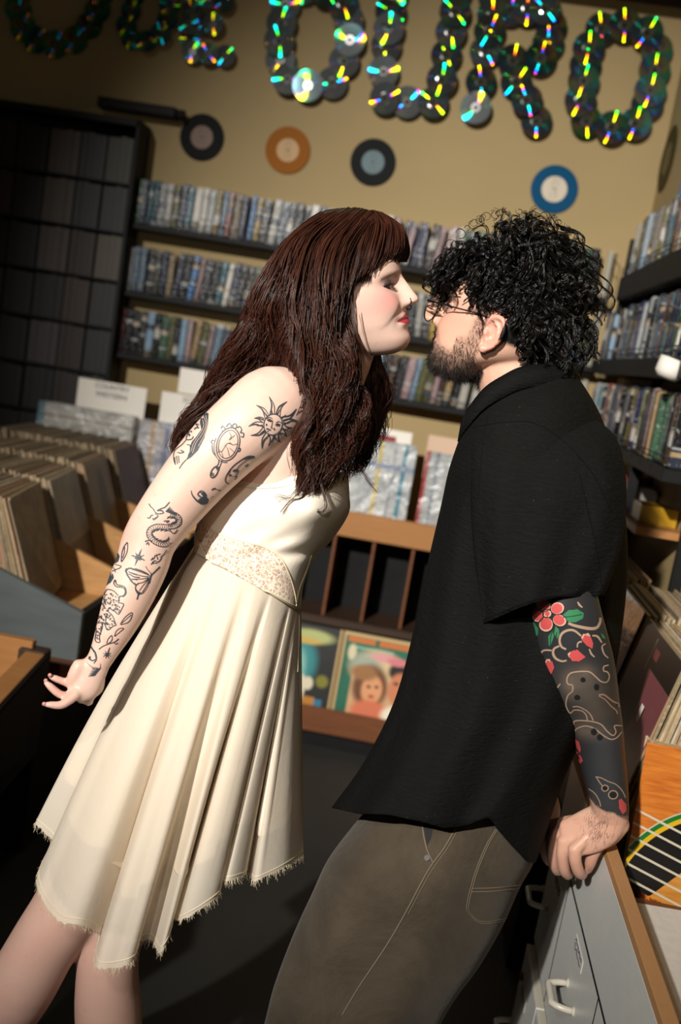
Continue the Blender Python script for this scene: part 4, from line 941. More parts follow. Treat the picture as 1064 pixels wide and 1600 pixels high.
zm = -34-2.5*(np.minimum(y, 30)/26.0)**2
lipu = sst(8.8-(Z-zm)-0.0098*y*y-1.2*G(y, 3), -0.7, 0.7)*(Z > zm-0.3); lipl = sst(10.2-(zm-Z)-0.0115*y*y, -0.7, 0.7)*(Z <= zm)
c = blend(c, isf*(lipu+lipl)*sst(29-y, -1, 1)*(X > 76), (0.44, 0.045, 0.065))
c = blend(c, isf*0.8*G(Z-zm, 0.9)*(y < 29)*(X > 76), (0.10, 0.01, 0.02))
c = blend(c, isf*0.75*G(y-33, 12)*G(Z-23.5, 3.2)*(X > 55), (0.14, 0.07, 0.06))              # eye shadow
c = blend(c, isf*0.9*G((Z-32.5+0.010*(y-26)**2)/2.3, 1)*sst(y, 9, 13)*(1-sst(y, 46, 52))*(X > 50), (0.13, 0.045, 0.025))   # brow
c = blend(c, isf*0.9*G(y-6.3, 2.2)*G(Z+16.5, 2.0), (0.10, 0.02, 0.02))  # shade inside the nostrils painted into the skin tint
scalp = sst(Z-(28+0.0*X)+np.where(X > 60, -30, np.where(X < 10, 60, 8)), 0, 10)*(np.linalg.norm(lw, axis=1) < 160)*(Z > -60)
c = blend(c, scalp, (0.035, 0.012, 0.008))
hand = sst(1130-py, 0, 10)*sst(128-px, 0, 30)*(py > 1030)*(px < 140)
c = blend(c, hand*0.35, (0.74, 0.30, 0.25))
c = blend(c, 0.4*G(px-200, 16)*G(py-838, 20), (0.74, 0.30, 0.24))
c = blend(c, 0.5*sst(py, 1250, 1350), (0.50, 0.27, 0.22))  # legs tinted darker: dim light low down painted into the skin
set_color(me, 'tint', c); me.materials.clear(); me.materials.append(m_skinw)
me.polygons.foreach_set('use_smooth', np.ones(len(me.polygons), bool))
wbody = link('body', me, wo)
BVW = BVHTree.FromObject(wbody, bpy.context.evaluated_depsgraph_get())
# eyes, lashes, nose ring
m_eyew = plain('eye_white', rgb(150, 142, 136), 0.2); m_iris = plain('grey_green_iris', rgb(40, 52, 48), 0.1)
m_lash = plain('lash_black', (0.006, 0.005, 0.005, 1), 0.5)
def eyes(H, par, front, ms, lidm, open_=(-3, -26)):
    k = H.s*1000
    for s_ in (-1, 1):
        cy = s_*31.0; cz = 19.5; R_ = 11.8
        sp = lambda az, el, r: H.w((front-R_+r*cos(az)*cos(el), cy+r*sin(az)*cos(el)*s_, cz+r*sin(el)))
        e = MB(); ball(e, H.w((front-R_, cy, cz)), R_*k/1000, 12); eo = e.build('eye', ms[0], par, smooth=True)
        ir = MB(); ir.add([sp(0.10, radians(-13), R_+0.9)]+[sp(0.10+0.50*cos(q), radians(-13)+0.50*sin(q), R_+0.25) for q in np.linspace(0, 2*pi, 20, endpoint=False)], [(0, i+1, (i+1) % 20+1) for i in range(20)]); ir.build('iris', ms[1], eo, smooth=True)
        for nm, e0, e1 in (('upper_eyelid', open_[0], 78), ('lower_eyelid', -75, open_[1])):
            azs = np.linspace(-1.45, 1.45, 22); els = np.radians(np.linspace(e0, e1, 10)); V = []
            for az in azs:
                for q, el in enumerate(els):
                    edge = (q == 0 and e0 == open_[0]) or (q == 9 and e1 == open_[1])
                    V.append(sp(az, el-(0.10*az*az if e0 == open_[0] else -0.06*az*az), R_+0.6-(0.3 if edge else 0)))
            link(nm, fast_mesh(nm, V, grid_faces(22, 10, False), lidm), par)
        lid = MB(); ed = [sp(az, radians(open_[0]-1)-0.10*az*az, R_+1.2) for az in np.linspace(-1.3, 1.4, 15)]; lid.tube(ed, 0.0017, 6)
        for az in np.linspace(-1.1, 1.4, 26):
            p0 = sp(az, radians(open_[0]-1)-0.10*az*az, R_+1.3); p1 = sp(az*1.12, radians(open_[0]-4)-0.06*az*az, R_+3.4); p2 = sp(az*1.2, radians(open_[0]+5)-0.04*az*az, R_+5.6); lid.tube([p0, p1, p2], [0.0006, 0.0005, 0.0001], 4)
        lid.build('eyelash', m_lash, par, smooth=True)
eyes(HW, wbody, 83.0, (m_eyew, m_iris), plain('eye_shadow_skin', (0.075, 0.04, 0.034, 1), 0.5), (2, -22))
mb = MB(); mb.tube([HW.w((101+3.6*cos(a), 0, -18.5+3.6*sin(a))) for a in np.linspace(-pi*0.95, pi*0.95, 20)], 0.0009, 6); mb.build('septum_ring', plain('steel', (0.02, 0.02, 0.02, 1), 0.35), wbody, smooth=True)
mb = MB(); mb.tube([HW.w((107, -13.5, -5)), HW.w((108.5, -16.5, -9)), HW.w((106, -15, -15))], 0.0008, 6); mb.build('nostril_ring', bpy.data.materials['steel'], wbody, smooth=True)
# ---------------------------------------------------------------- her tattoos
def mapk(ox, oy, k): return lambda *q: [(ox+x/k, oy+y/k) for x, y in q]
S = []
a_ = mapk(250, 600, 4.626)      # crop at 250,600
# sun
def circ(cx, cy, rx, ry, rot=0, n=18, a0=0, a1=2*pi): return [(cx+rx*cos(t)*cos(rot)-ry*sin(t)*sin(rot), cy+rx*cos(t)*sin(rot)+ry*sin(t)*cos(rot)) for t in np.linspace(a0, a1, n)]
S.append((1.5, a_(*circ(815, 292, 66, 76, 0.25))))
for ang, L, wv in ((-95, 130, 10), (-62, 120, -12), (-128, 110, 10), (-160, 70, 6), (178, 105, 10), (150, 108, -10), (118, 120, 10), (100, 90, -8), (70, 70, 6), (40, 60, -6), (-30, 130, 12), (-10, 110, -10), (12, 70, 6)):
    t = radians(ang); d = np.array([cos(t), sin(t)]); n_ = np.array([-d[1], d[0]]); c0 = np.array([815, 290])
    b0 = c0+d*72+n_*17; b1 = c0+d*72-n_*17; m0 = c0+d*(72+L*.5)+n_*(wv+9); m1 = c0+d*(72+L*.5)+n_*(wv-7); tip = c0+d*(72+L)-n_*wv
    S.append(([1.2, 1.6, 0.9], a_(b0, m0, tip))); S.append(([1.2, 2.4, 0.9], a_(b1, m1, tip)))
for ang in range(-170, 190, 30):
    t = radians(ang+14); d = np.array([cos(t), sin(t)]); c0 = np.array([815, 290]); S.append(([2.6, 1.6, 0.5], a_(c0+d*74, c0+d*95, c0+d*118)))
S += [(2.2, a_((772, 262), (792, 255), (806, 270))), (2.6, a_((780, 268), (792, 264), (802, 272))), (2.2, a_((832, 296), (850, 288), (866, 296))), (2.4, a_((838, 300), (850, 296), (862, 302))),
      (1.1, a_((768, 250), (792, 240), (812, 252))), (1.1, a_((836, 280), (856, 270), (876, 282))), (1.1, a_((812, 262), (806, 300), (800, 316), (812, 318))), (2.0, a_((766, 322), (782, 326), (798, 334))), (1.4, a_((772, 338), (784, 342))), (2.2, a_((768, 286), (768, 302))), (2.2, a_((822, 318), (826, 332)))]
# hand mirror with a cracked glass
S += [(1.7, a_(*circ(492, 435, 80, 122, 0.30))), (1.2, a_(*circ(492, 435, 66, 104, 0.30))), (1.2, a_(*circ(490, 437, 96, 132, 0.30, 16, 1.2, 3.3)))]
S += [(1.5, a_((425, 545), (422, 575), (405, 600), (412, 620))), (1.5, a_((448, 550), (438, 580), (428, 605), (424, 625))), (2.0, a_(*circ(392, 636, 22, 44, 0.5))), (1.7, a_(*circ(378, 652, 8, 10))), (2.0, a_((400, 592), (412, 604), (428, 600)))]
S += [(1.7, a_((442, 322), (452, 306), (470, 318), (462, 338), (446, 338))), (1.7, a_((478, 310), (500, 286), (516, 300), (508, 318))), (1.8, a_(*circ(540, 304, 15, 17))), (1.7, a_((560, 318), (575, 306), (590, 330), (580, 350))), (1.8, a_((578, 352), (604, 356), (600, 384), (584, 376))),
      (1.7, a_((398, 414), (380, 406), (370, 424), (384, 434))), (1.7, a_((376, 440), (382, 490), (404, 520))), (2.0, a_((560, 470), (578, 462), (576, 482), (560, 486)))]
S += [(0.8, a_(*q)) for q in (((498, 345), (515, 380), (498, 405), (540, 370)), ((418, 462), (445, 488), (484, 432), (530, 440)), ((470, 440), (488, 470), (500, 520)), ((484, 432), (510, 425), (524, 440), (556, 432)), ((445, 488), (455, 530)), ((440, 490), (412, 490)), ((500, 460), (545, 500)))]
# crescent moon face
S += [(1.6, a_((684, 522), (640, 520), (590, 545), (530, 590), (490, 640), (470, 685), (478, 712), (500, 722))), (1.4, a_((684, 530), (640, 540), (600, 565), (572, 590), (556, 612), (566, 630), (552, 655), (556, 670), (540, 690))), ('fill', a_((684, 522), (630, 522), (590, 545), (640, 536), (684, 532))),
      (1.6, a_((522, 628), (545, 616), (562, 624))), (2.0, a_((530, 632), (545, 626), (556, 632))), (2.4, a_((498, 655), (508, 658), (516, 654))), (1.3, a_((534, 668), (546, 664), (552, 672))), (2.0, a_((612, 588), (628, 592), (640, 580))), (1.8, a_((620, 600), (634, 578))), (1.0, a_((510, 612), (500, 640), (496, 670)))]
# portrait with streaming hair
S += [('fill', a_((330, 200), (352, 215), (348, 290), (320, 390), (275, 480), (225, 530), (188, 552), (215, 500), (218, 460), (230, 420), (265, 380), (300, 330), (290, 280), (300, 230)))]
S += [(1.6, a_((330, 205), (280, 250), (245, 300), (210, 350), (192, 390), (196, 404), (230, 400), (244, 380))), (1.3, a_((240, 300), (275, 290), (285, 300))), (2.4, a_((262, 290), (275, 310))), (2.0, a_((250, 330), (262, 318), (285, 318))), (2.6, a_((212, 362), (216, 378))), (2.4, a_((222, 342), (232, 348)))]
S += [(1.2, a_((192, 404), (160, 440), (130, 462), (105, 490), (100, 540), (108, 575))), (1.4, a_((150, 480), (175, 492), (150, 500), (128, 495))), (1.4, a_((108, 530), (112, 585))), (1.3, a_((120, 520), (128, 580))), (1.3, a_((135, 520), (140, 570))), (1.4, a_((140, 612), (165, 575), (190, 548))), (1.4, a_((218, 440), (222, 480), (205, 520))), (1.2, a_((196, 440), (215, 440)))]
LIGHT = [(0.7, a_(*q)) for q in (((322, 240), (335, 300), (305, 370), (262, 430), (238, 500)), ((335, 230), (344, 300), (318, 380), (280, 450)), ((312, 260), (318, 310), (286, 370), (246, 430), (228, 490)))]
# scorpion-like curl and small marks
S += [([1.0, 2.6, 4.0], a_((225, 768), (232, 800), (262, 838), (300, 862))), ('fill', a_((275, 835), (320, 800), (352, 832), (345, 862), (310, 872))), (1.4, a_((268, 792), (298, 818), (272, 800), (290, 772), (318, 778), (336, 806))), ('fill', a_((285, 776), (320, 784), (348, 838), (320, 828), (300, 796))), (1.8, a_((372, 764), (392, 752), (405, 758))), (1.8, a_((415, 762), (428, 770), (438, 764))), (0.9, a_((360, 830), (380, 812), (390, 818)))]
# dragon
b_ = mapk(200, 760, 7.6)
def scales(path, w, k):
    q = catmull(np.array(path, float), k); tg = np.gradient(q, axis=0); n_ = np.c_[-tg[:, 1], tg[:, 0]]; n_ /= np.linalg.norm(n_, axis=1)[:, None]
    out = []
    for i in range(1, k-1):
        t = tg[i]/np.linalg.norm(tg[i]); out.append((0.8, b_(q[i]-n_[i]*w*.8, q[i]+t*w*.55, q[i]+n_[i]*w*.8)))
    up = q+n_*w; dn = q-n_*w; out += [([1.0, 1.8, 1.8, 1.0], b_(*up)), ([1.0, 1.4, 1.4, 1.0], b_(*dn))]
    for i in range(1, k-1, 2): t = tg[i]/np.linalg.norm(tg[i]); out.append(([2.6, 0.6], b_(up[i], up[i]+n_[i]*w*.8-t*w*1.1)))
    return out
S += scales([(470, 330), (560, 340), (605, 390), (590, 440), (540, 468), (470, 475)], 30, 16)
S += scales([(520, 500), (430, 480), (330, 480), (262, 520), (255, 580), (300, 640), (380, 680), (450, 680), (510, 640)][::-1], 30, 26)
S += [(1.5, b_((250, 205), (275, 245), (300, 265), (320, 300), (345, 320), (380, 325), (430, 310))), (1.6, b_((230, 372), (262, 375), (270, 350), (300, 340))), (1.8, b_((345, 290), (390, 265), (440, 245), (495, 185))), (2.2, b_((350, 285), (395, 285), (420, 300))), (1.4, b_((320, 320), (360, 350), (330, 370), (300, 400))), (1.8, b_((290, 380), (320, 385), (350, 360)))]
for k in range(9): S.append(([2.2, 0.6], b_((450+12*k, 300+4*k), (500+11*k, 240+12*k))))
S += [(1.6, b_((425, 415), (455, 405), (460, 435))), (1.6, b_((455, 410), (490, 405), (470, 425))), (1.8, b_((200, 655), (240, 640), (290, 650))), (1.6, b_((215, 690), (235, 660))), (1.6, b_((245, 700), (245, 665))), (1.5, b_((500, 530), (545, 555), (585, 510)))]
# star, butterfly, leopard, leaves, swallow
d_ = mapk(120, 820, 5.911)
cx, cy = 567, 300
for k, (ang, L) in enumerate(((-68, 92), (-20, 62), (25, 78), (60, 40), (112, 90), (160, 40), (-165, 70), (-120, 55))):
    t = radians(ang); dv = np.array([cos(t), sin(t)]); n_ = np.array([-dv[1], dv[0]]); c0 = np.array([cx, cy]); S.append(('fill', d_(c0+n_*13, c0+dv*L, c0-n_*13)))
S += [('fill', d_((445, 425), (455, 402), (490, 396), (545, 402), (600, 420), (650, 445), (672, 462), (640, 452), (590, 432), (530, 415), (480, 410), (462, 425), (480, 470), (520, 530), (548, 545), (580, 548), (540, 560), (500, 525), (462, 470)))]
S += [(0.9, d_((672, 470), (600, 440), (520, 415))), (1.2, d_((665, 480), (590, 470), (500, 440))), (1.2, d_((660, 490), (590, 500), (520, 500))), (1.2, d_((665, 490), (610, 530), (560, 540))), (1.8, d_((478, 432), (520, 452), (560, 462))), (1.8, d_((480, 452), (530, 480), (580, 486))), (1.6, d_((505, 500), (560, 508)))]
S += [(1.6, d_((550, 548), (540, 590), (560, 630), (600, 636))), ('fill', d_((535, 570), (560, 610), (600, 630), (572, 650), (560, 690), (548, 690), (560, 645), (545, 615))), (1.0, d_((670, 495), (640, 560), (600, 625))), (1.0, d_((672, 490), (610, 560), (575, 610))), (0.9, d_((668, 500), (655, 560), (625, 610), (605, 635))), (2.6, d_((690, 450), (680, 480), (664, 540))), (1.0, d_((690, 452), (650, 410), (635, 382))), (2.0, d_((690, 460), (720, 430), (765, 385)))]
S += [(1.7, d_((350, 512), (345, 545), (370, 572), (410, 575), (440, 590), (448, 625), (430, 655), (395, 660))), (1.7, d_((362, 525), (372, 552), (405, 560), (440, 572), (455, 610), (450, 640), (425, 665))), ('fill', d_((342, 512), (358, 505), (370, 520), (358, 532)))]
S += [(1.5, d_((385, 655), (340, 610), (285, 598), (262, 630), (240, 690), (215, 760), (200, 830), (205, 860))), (1.5, d_((395, 662), (390, 715), (432, 730), (415, 775), (385, 825), (352, 800), (330, 790), (300, 765), (290, 800))), (1.5, d_((205, 860), (185, 920), (180, 1000), (172, 1060), (190, 1085), (215, 1080), (212, 1030), (235, 960), (245, 900), (265, 930), (280, 970), (300, 965))), (1.5, d_((290, 800), (330, 840), (355, 905), (362, 925), (335, 935), (300, 965), (275, 955))), (1.4, d_((250, 820), (270, 860), (265, 920)))]
rg = np.random.default_rng(3)
body = np.array([(285, 615), (385, 660), (390, 715), (430, 735), (385, 820), (300, 765), (280, 800), (350, 900), (300, 950), (250, 900), (215, 1070), (178, 1060), (205, 860), (215, 760), (250, 660)], float)
def inside(poly, p):
    r = False; n = len(poly)
    for i in range(n):
        a, b = poly[i], poly[(i+1) % n]
        if (a[1] > p[1]) != (b[1] > p[1]) and p[0] < (b[0]-a[0])*(p[1]-a[1])/(b[1]-a[1])+a[0]: r = not r
    return r
cnt = 0
while cnt < 120:
    p = rg.uniform((175, 600), (435, 1080))
    if inside(body, p):
        cnt += 1; r_ = rg.uniform(5, 9); t = rg.uniform(0, 6); S.append((1.3, d_(*[(p[0]+r_*cos(t+u), p[1]+r_*sin(t+u)) for u in (0, 1.3, 2.6, 3.6)])))
S += [('fill', d_((380, 255), (400, 290), (385, 340), (350, 360), (370, 300))), (1.6, d_((470, 160), (440, 200), (420, 260), (412, 340))), (1.4, d_((472, 165), (470, 230), (450, 290), (415, 345))), (1.4, d_((445, 205), (440, 260), (425, 310))), (1.3, d_((345, 360), (375, 372), (412, 382), (395, 402), (360, 415), (330, 430))), (1.2, d_((340, 395), (352, 412), (360, 440))), ('fill', d_((285, 550), (300, 490), (335, 450), (345, 490), (310, 540))), (1.2, d_((320, 440), (300, 500), (280, 560)))]
S += [(1.5, d_((680, 325), (710, 310), (720, 285), (745, 275), (770, 268))), (1.5, d_((690, 350), (720, 330), (745, 345), (770, 320), (780, 295))), (1.4, d_((680, 365), (710, 352), (740, 355))), (1.4, d_((770, 300), (800, 270), (830, 230))), (1.3, d_((700, 300), (690, 320))), (1.4, d_((735, 285), (745, 320)))]
S += [(1.2, d_((400, 920), (430, 870), (470, 830), (510, 810), (500, 860), (470, 900), (405, 922))), (0.9, d_((410, 910), (500, 830))), (1.2, d_((345, 1030), (365, 980), (400, 955), (432, 955), (400, 985), (350, 1028))), (1.6, d_((205, 1150), (240, 1122), (290, 1100), (350, 1080), (385, 1050))), (1.4, d_((275, 1095), (290, 1055), (322, 1020), (325, 1060), (300, 1090), (278, 1098))), (1.3, d_((345, 1085), (355, 1100), (378, 1090)))]
for ang in range(0, 360, 45):
    t = radians(ang+20); S.append(([2.4, 0.5], d_((278, 1198), (278+cos(t)*(40 if ang != 270 else 70), 1198+sin(t)*(38 if ang != 270 else 70)))))
S += [([2.6, 0.5], d_((285, 1190), (305, 1130))), ([1.0, 2.4, 3.0, 1.2], d_((130, 1085), (135, 1130), (170, 1180), (180, 1240), (158, 1280))), (1.8, d_((125, 1105), (150, 1150), (160, 1175))), ([2.0, 3.0, 1.0], d_((110, 1240), (125, 1215), (122, 1240), (150, 1255), (170, 1240)))]
for k in range(11): S.append(([1.6, 0.4], d_((215-8*k*0.6, 1330+6*k), (150-9*k*0.5, 1310+9*k))))
S += [([1.5, .4], d_((160, 1330), (110, 1290), (90, 1270))), ([1.5, .4], d_((215, 1330), (218, 1280)))]
m_inkw = plain('dark_tattoo_ink', rgb(58, 66, 72), 0.5)
tk = tag(ribbons(BVW, S, 0.0007).build('tattoo', m_inkw, wbody), kind='stuff'); tk['label'] = 'dark line tattoos of sun, mirror, moon, dragon, butterfly and leopard'
tag(ribbons(BVW, LIGHT, 0.0012).build('tattoo_highlight', plain('tattoo_skin_gap', (0.60, 0.42, 0.34, 1), 0.5), wbody), kind='stuff')
# nails
mb = MB()
for q in ((78, 1055, 1.381), (71.5, 1063.5, 1.375), (69, 1100, 1.363)): ball(mb, P(*q), (0.0030, 0.0024, 0.0030), 6)
mb.build('fingernail', plain('pale_nail', rgb(196, 142, 132), 0.25), wbody, smooth=True)
# ---------------------------------------------------------------- her dress
def cloth(name, base, transl=0.25, rough=0.75, alpha=1.0, weave=900, wb=0.06, attr=False):
    t = NT(name); co = t.coord('Object'); f = t.noise(10, 4, 0.6, co)
    c = t.mix(t.math('MULTIPLY', f, 0.12), base, tuple(x*0.85 for x in base[:3])+(1,))
    nb = t.bump(t.noise(weave, 2, 0.5, co), wb, 0.0006)
    nb = t.bump(t.noise(26, 3, 0.55, co, dist=0.6), 0.10, 0.01, normal=nb)
    p = t.n('BsdfPrincipled', {'Base Color': c, 'Roughness': rough, 'Sheen Weight': 0.15, 'Specular IOR Level': 0.25, 'Normal': nb})
    tr = t.n('BsdfTranslucent', {'Color': tuple(min(1, x) for x in (base[0], base[1]*0.86, base[2]*0.62))+(1,), 'Normal': nb})
    m = t.n('MixShader', {0: transl, 1: p.outputs[0], 2: tr.outputs[0]})
    if alpha < 1:
        m = t.n('MixShader', {0: 1-alpha, 1: m.outputs[0], 2: t.n('BsdfTransparent').outputs[0]})
    t.link(m.outputs[0], t.out.inputs[0]); return t.m
CREAM = (0.90, 0.81, 0.675, 1)
m_bod = cloth('cream_crepe', CREAM, 0.08); m_chif = cloth('cream_chiffon', CREAM, 0.17, alpha=0.78); m_lin = cloth('cream_lining', CREAM, 0.15); m_piping = plain('cream_piping', (0.80, 0.68, 0.46, 1), 0.6)
sides, n = 120, 64
BOD = [(352, 752, 544, 737, 1.585, 128), (322, 790, 546, 772, 1.58, 130), (308, 818, 545, 802, 1.58, 128), (304, 838, 520, 842, 1.58, 122), (303, 848, 492, 872, 1.575, 118), (303, 855, 475, 912, 1.575, 116), (302, 862, 470, 955, 1.575, 116)]
rg_ = oval_rings(BOD, n, sides, 0.74)
px, py = rg_[..., 0], rg_[..., 1]; an = np.linspace(0, 2*pi, sides, endpoint=False)[None]
near = np.clip(np.sin(an), 0, 1)
bust = 0.046*np.exp(-(((px-490)/48)**2+((py-798)/40)**2)); bust -= 0.010*np.exp(-(((px-470)/70)**2+((py-866)/9)**2))
bust += 0.0025*np.sin(px*0.09+py*0.16)*np.exp(-(((px-430)/80)**2+((py-850)/26)**2))+0.002*np.sin((px*0.5-py)*0.14)*np.exp(-(((px-480)/40)**2+((py-915)/40)**2))
rg_[..., 2] -= bust*near
BW = to_world(rg_)
dr = None
me = fast_mesh('bodice', BW.reshape(-1, 3), grid_faces(n, sides), m_bod); dress = link('dress', me, wo); dress['label'] = 'cream sleeveless dress with a lace side panel and ragged hem'
md = dress.modifiers.new('s', 'SOLIDIFY'); md.thickness = 0.002; md.offset = -1
BVB = BVHTree.FromPolygons([tuple(q) for q in BW.reshape(-1, 3)], [tuple(f) for f in grid_faces(n, sides).tolist()])
def on(bvh, x, y, off):
    r = ray(x, y); r /= np.linalg.norm(r); h = bvh.ray_cast(Vector(CAM), Vector(r))
    return None if h[0] is None else np.array(h[0])-r*off
def seam(bvh, pts, w_, off, name, mat, par, k=60):
    q = catmull(pts, k); W_ = [on(bvh, a, b, off) for a, b in q]; W_ = [x for x in W_ if x is not None]
    if len(W_) > 2: return MB().tube(W_, w_, 6).build(name, mat, par, smooth=True)
def lacemat():
    t = NT('cream_lace'); co = t.coord('Object'); w1 = t.noise(70, 3, 0.6, co, out=1, dist=0.8)
    cc = t.n('VectorMath', {0: co, 1: t.n('VectorMath', {0: w1, 'Scale': 0.012}, operation='SCALE').outputs[0]}, operation='ADD').outputs[0]
    vo = t.n('TexVoronoi', {'Vector': cc, 'Scale': 400.0}, feature='DISTANCE_TO_EDGE').outputs[0]
    big = t.n('TexVoronoi', {'Vector': cc, 'Scale': 130.0}, feature='DISTANCE_TO_EDGE').outputs[0]
    blot = t.noise(150, 3, 0.6, cc)
    solid = t.math('MAXIMUM', t.math('LESS_THAN', vo, 0.12), t.math('MAXIMUM', t.math('LESS_THAN', big, 0.10), t.math('GREATER_THAN', blot, 0.53)))
    c = t.mix(solid, t.ramp(t.noise(40, 2), [(0.4, (0.36, 0.16, 0.10, 1)), (0.6, (0.62, 0.36, 0.26, 1))]), t.mix(t.math('LESS_THAN', big, 0.10), (0.66, 0.54, 0.42, 1), (0.82, 0.72, 0.58, 1)))
    t.bsdf(color=c, rough=0.8, normal=t.bump(solid, 0.5, 0.0012)); return t.m
up = [(303, 806), (330, 826), (352, 838), (385, 847), (415, 856), (438, 872), (452, 898), (460, 925), (463, 944)]
lo_ = [(304, 822), (312, 850), (325, 872), (345, 892), (370, 908), (395, 918), (420, 925), (445, 938), (462, 948)]
Ua, La = catmull(up, 50), catmull(lo_, 50); gv = []; ok = True
for i in range(50):
    for t_ in np.linspace(0, 1, 14):
        q = Ua[i]*(1-t_)+La[i]*t_; h = on(BVB, q[0], q[1], 0.0022)
        while h is None: q = q+np.array([3.0, 0.8]); h = on(BVB, q[0], q[1], 0.0022)
        gv.append(h)
me = fast_mesh('lace_panel', gv, grid_faces(50, 14, False), lacemat()); lp_ = link('lace_panel', me, dress); lp_['label'] = 'cream floral lace panel at the waist'
seam(BVB, up, 0.0012, 0.002, 'seam_piping', m_piping, dress); seam(BVB, lo_, 0.0014, 0.002, 'seam_piping', m_piping, dress)
seam(BVB, [(462, 948), (468, 920), (480, 888), (487, 868)], 0.0013, 0.002, 'seam_piping', m_piping, dress)
seam(BVB, [(356, 757), (400, 762), (440, 760), (476, 750), (500, 742)], 0.0012, 0.0015, 'neckline_piping', m_bod, dress)
mb = MB(); pts = [P(487, 742, 1.468), P(497, 715, 1.462), P(502, 685, 1.468), P(500, 650, 1.492), P(492, 622, 1.52)]; mb.tube(catmull(np.array(pts), 16) if False else pts, 0.003, 8); mb.build('strap', m_bod, dress, smooth=True)
# skirt: outer chiffon and shorter lining, folds deepening to the hem
sides, n = 420, 56
an = np.linspace(0, 2*pi, sides, endpoint=False)
WAIST = (303, 852, 471, 952, 1.575, 116)
hem_near = np.array([(474, 1338, 1.60), (464, 1345, 1.55), (444, 1358, 1.50), (418, 1370, 1.472), (396, 1376, 1.465), (388, 1360, 1.515), (380, 1368, 1.455), (352, 1377, 1.425), (343, 1370, 1.478), (343, 1398, 1.428), (317, 1420, 1.405), (280, 1438, 1.408), (268, 1428, 1.462), (266, 1456, 1.410), (250, 1490, 1.390), (236, 1472, 1.445), (218, 1474, 1.450), (207, 1502, 1.398), (180, 1511, 1.383), (150, 1510, 1.390), (151, 1478, 1.450), (156, 1463, 1.440), (127, 1448, 1.398), (94, 1440, 1.405), (68, 1408, 1.430), (57, 1374, 1.46), (70, 1342, 1.52), (84, 1318, 1.55), (54, 1286, 1.575)])
hem_far = np.array([(54, 1286, 1.575), (80, 1290, 1.64), (150, 1330, 1.71), (230, 1350, 1.755), (310, 1350, 1.77), (390, 1345, 1.74), (450, 1340, 1.68), (474, 1340, 1.60)])
def hemline(s):
    a = catmull(hem_near, 400); b = catmull(hem_far, 400); out = []
    for t in s:
        out.append(a[int(np.clip(t/pi*399, 0, 399))] if t <= pi else b[int(np.clip((t-pi)/pi*399, 0, 399))])
    return np.array(out)
L0, L1, R0, R1, d0, r0_ = WAIST
wst = np.c_[(L0+R0)/2+np.cos(an)*(R0-L0)/2, (L1+R1)/2+np.cos(an)*(R1-L1)/2, d0-np.sin(an)*r0_*d0/FPX]
ss = 0
fold = (0.55*np.cos(9*an+0.9)+0.35*np.cos(16*an+2.1)+0.30*np.cos(5*an+4.0)+0.16*np.cos(27*an+1.0))
sharp = np.sign(fold)*np.abs(fold)**0.8
def skirt(length, inset, amp, tmin=0.0, rip=1.0):
    H_ = hemline(an); T = np.linspace(tmin, length, n)[:, None, None]
    Te = T**0.94
    Q = wst[None]*(1-Te)+H_[None]*Te
    bow = np.sin(T*pi)*np.where((an > 0.3) & (an < pi*1.1), 1, 0.6)[None, :, None]
    Q[..., 2] -= (0.030*bow)[..., 0]*np.clip(np.sin(an), -0.3, 1)[None]
    Q[..., 0] += (-9*np.sin(T*pi))[..., 0]*np.clip(-np.cos(an), 0, 1)[None]
    k = amp*T[..., 0]**0.9
    Q[..., 2] += k*sharp[None]*(0.35+0.65*np.abs(np.sin(an)))[None]
    pass
    c_ = Q.mean(1, keepdims=True); Q[..., :2] += (c_-Q)[..., :2]*inset; Q[..., 2] += (c_-Q)[..., 2]*inset
    if rip: Q[-1, :, 1] += RNG.normal(0, 1.2, sides); 
    Q[int(n*0.6):, :, 1] += (np.linspace(0, 1, n-int(n*0.6))**2)[:, None]*(2*np.cos(9*an+2.2))[None]
    return Q
QS = skirt(1.0, 0.0, 0.007)
WS = to_world(QS); me = fast_mesh('skirt', WS.reshape(-1, 3), grid_faces(n, sides), m_chif); sk = link('skirt', me, dress)
QL = skirt(0.80, 0.03, 0.006, rip=0); QL[-1, :, 1] += 10*np.sign(np.sin(7*an))
WL = to_world(QL); me = fast_mesh('lining', WL.reshape(-1, 3), grid_faces(n, sides), m_lin); link('lining', me, dress)
# hem thread and frayed edge
ring = WS[int(n*0.965)]; mb = MB(); mb.tube(np.vstack([ring, ring[:1]]), 0.0009, 5, cap=False); mb.build('hem_thread', m_piping, dress, smooth=True)
Q2 = QS[-1]; st = []
for k in range(1500):
    i = RNG.integers(sides); q = Q2[i]+np.r_[RNG.normal(0, .5), 0, 0]; L = abs(RNG.normal(0, 5))+3; dxx = RNG.normal(0, 2.5)
    st.append([P(q[0]+dxx*t*t, q[1]-1+L*t, q[2]) for t in np.linspace(0, 1, 4)])
fr = hair_strands('frayed_edge', st, 0.00035, 0.00012, m_piping, dress); tag(fr, kind='stuff')
for pts in ([(468, 955), (467, 1000), (465, 1050)],):
    BVS = BVHTree.FromPolygons([tuple(q) for q in WS.reshape(-1, 3)], grid_faces(n, sides).tolist()) if 'BVS' not in globals() else BVS
    seam(BVS, pts, 0.0009, 0.001, 'skirt_seam', m_piping, dress, 80)
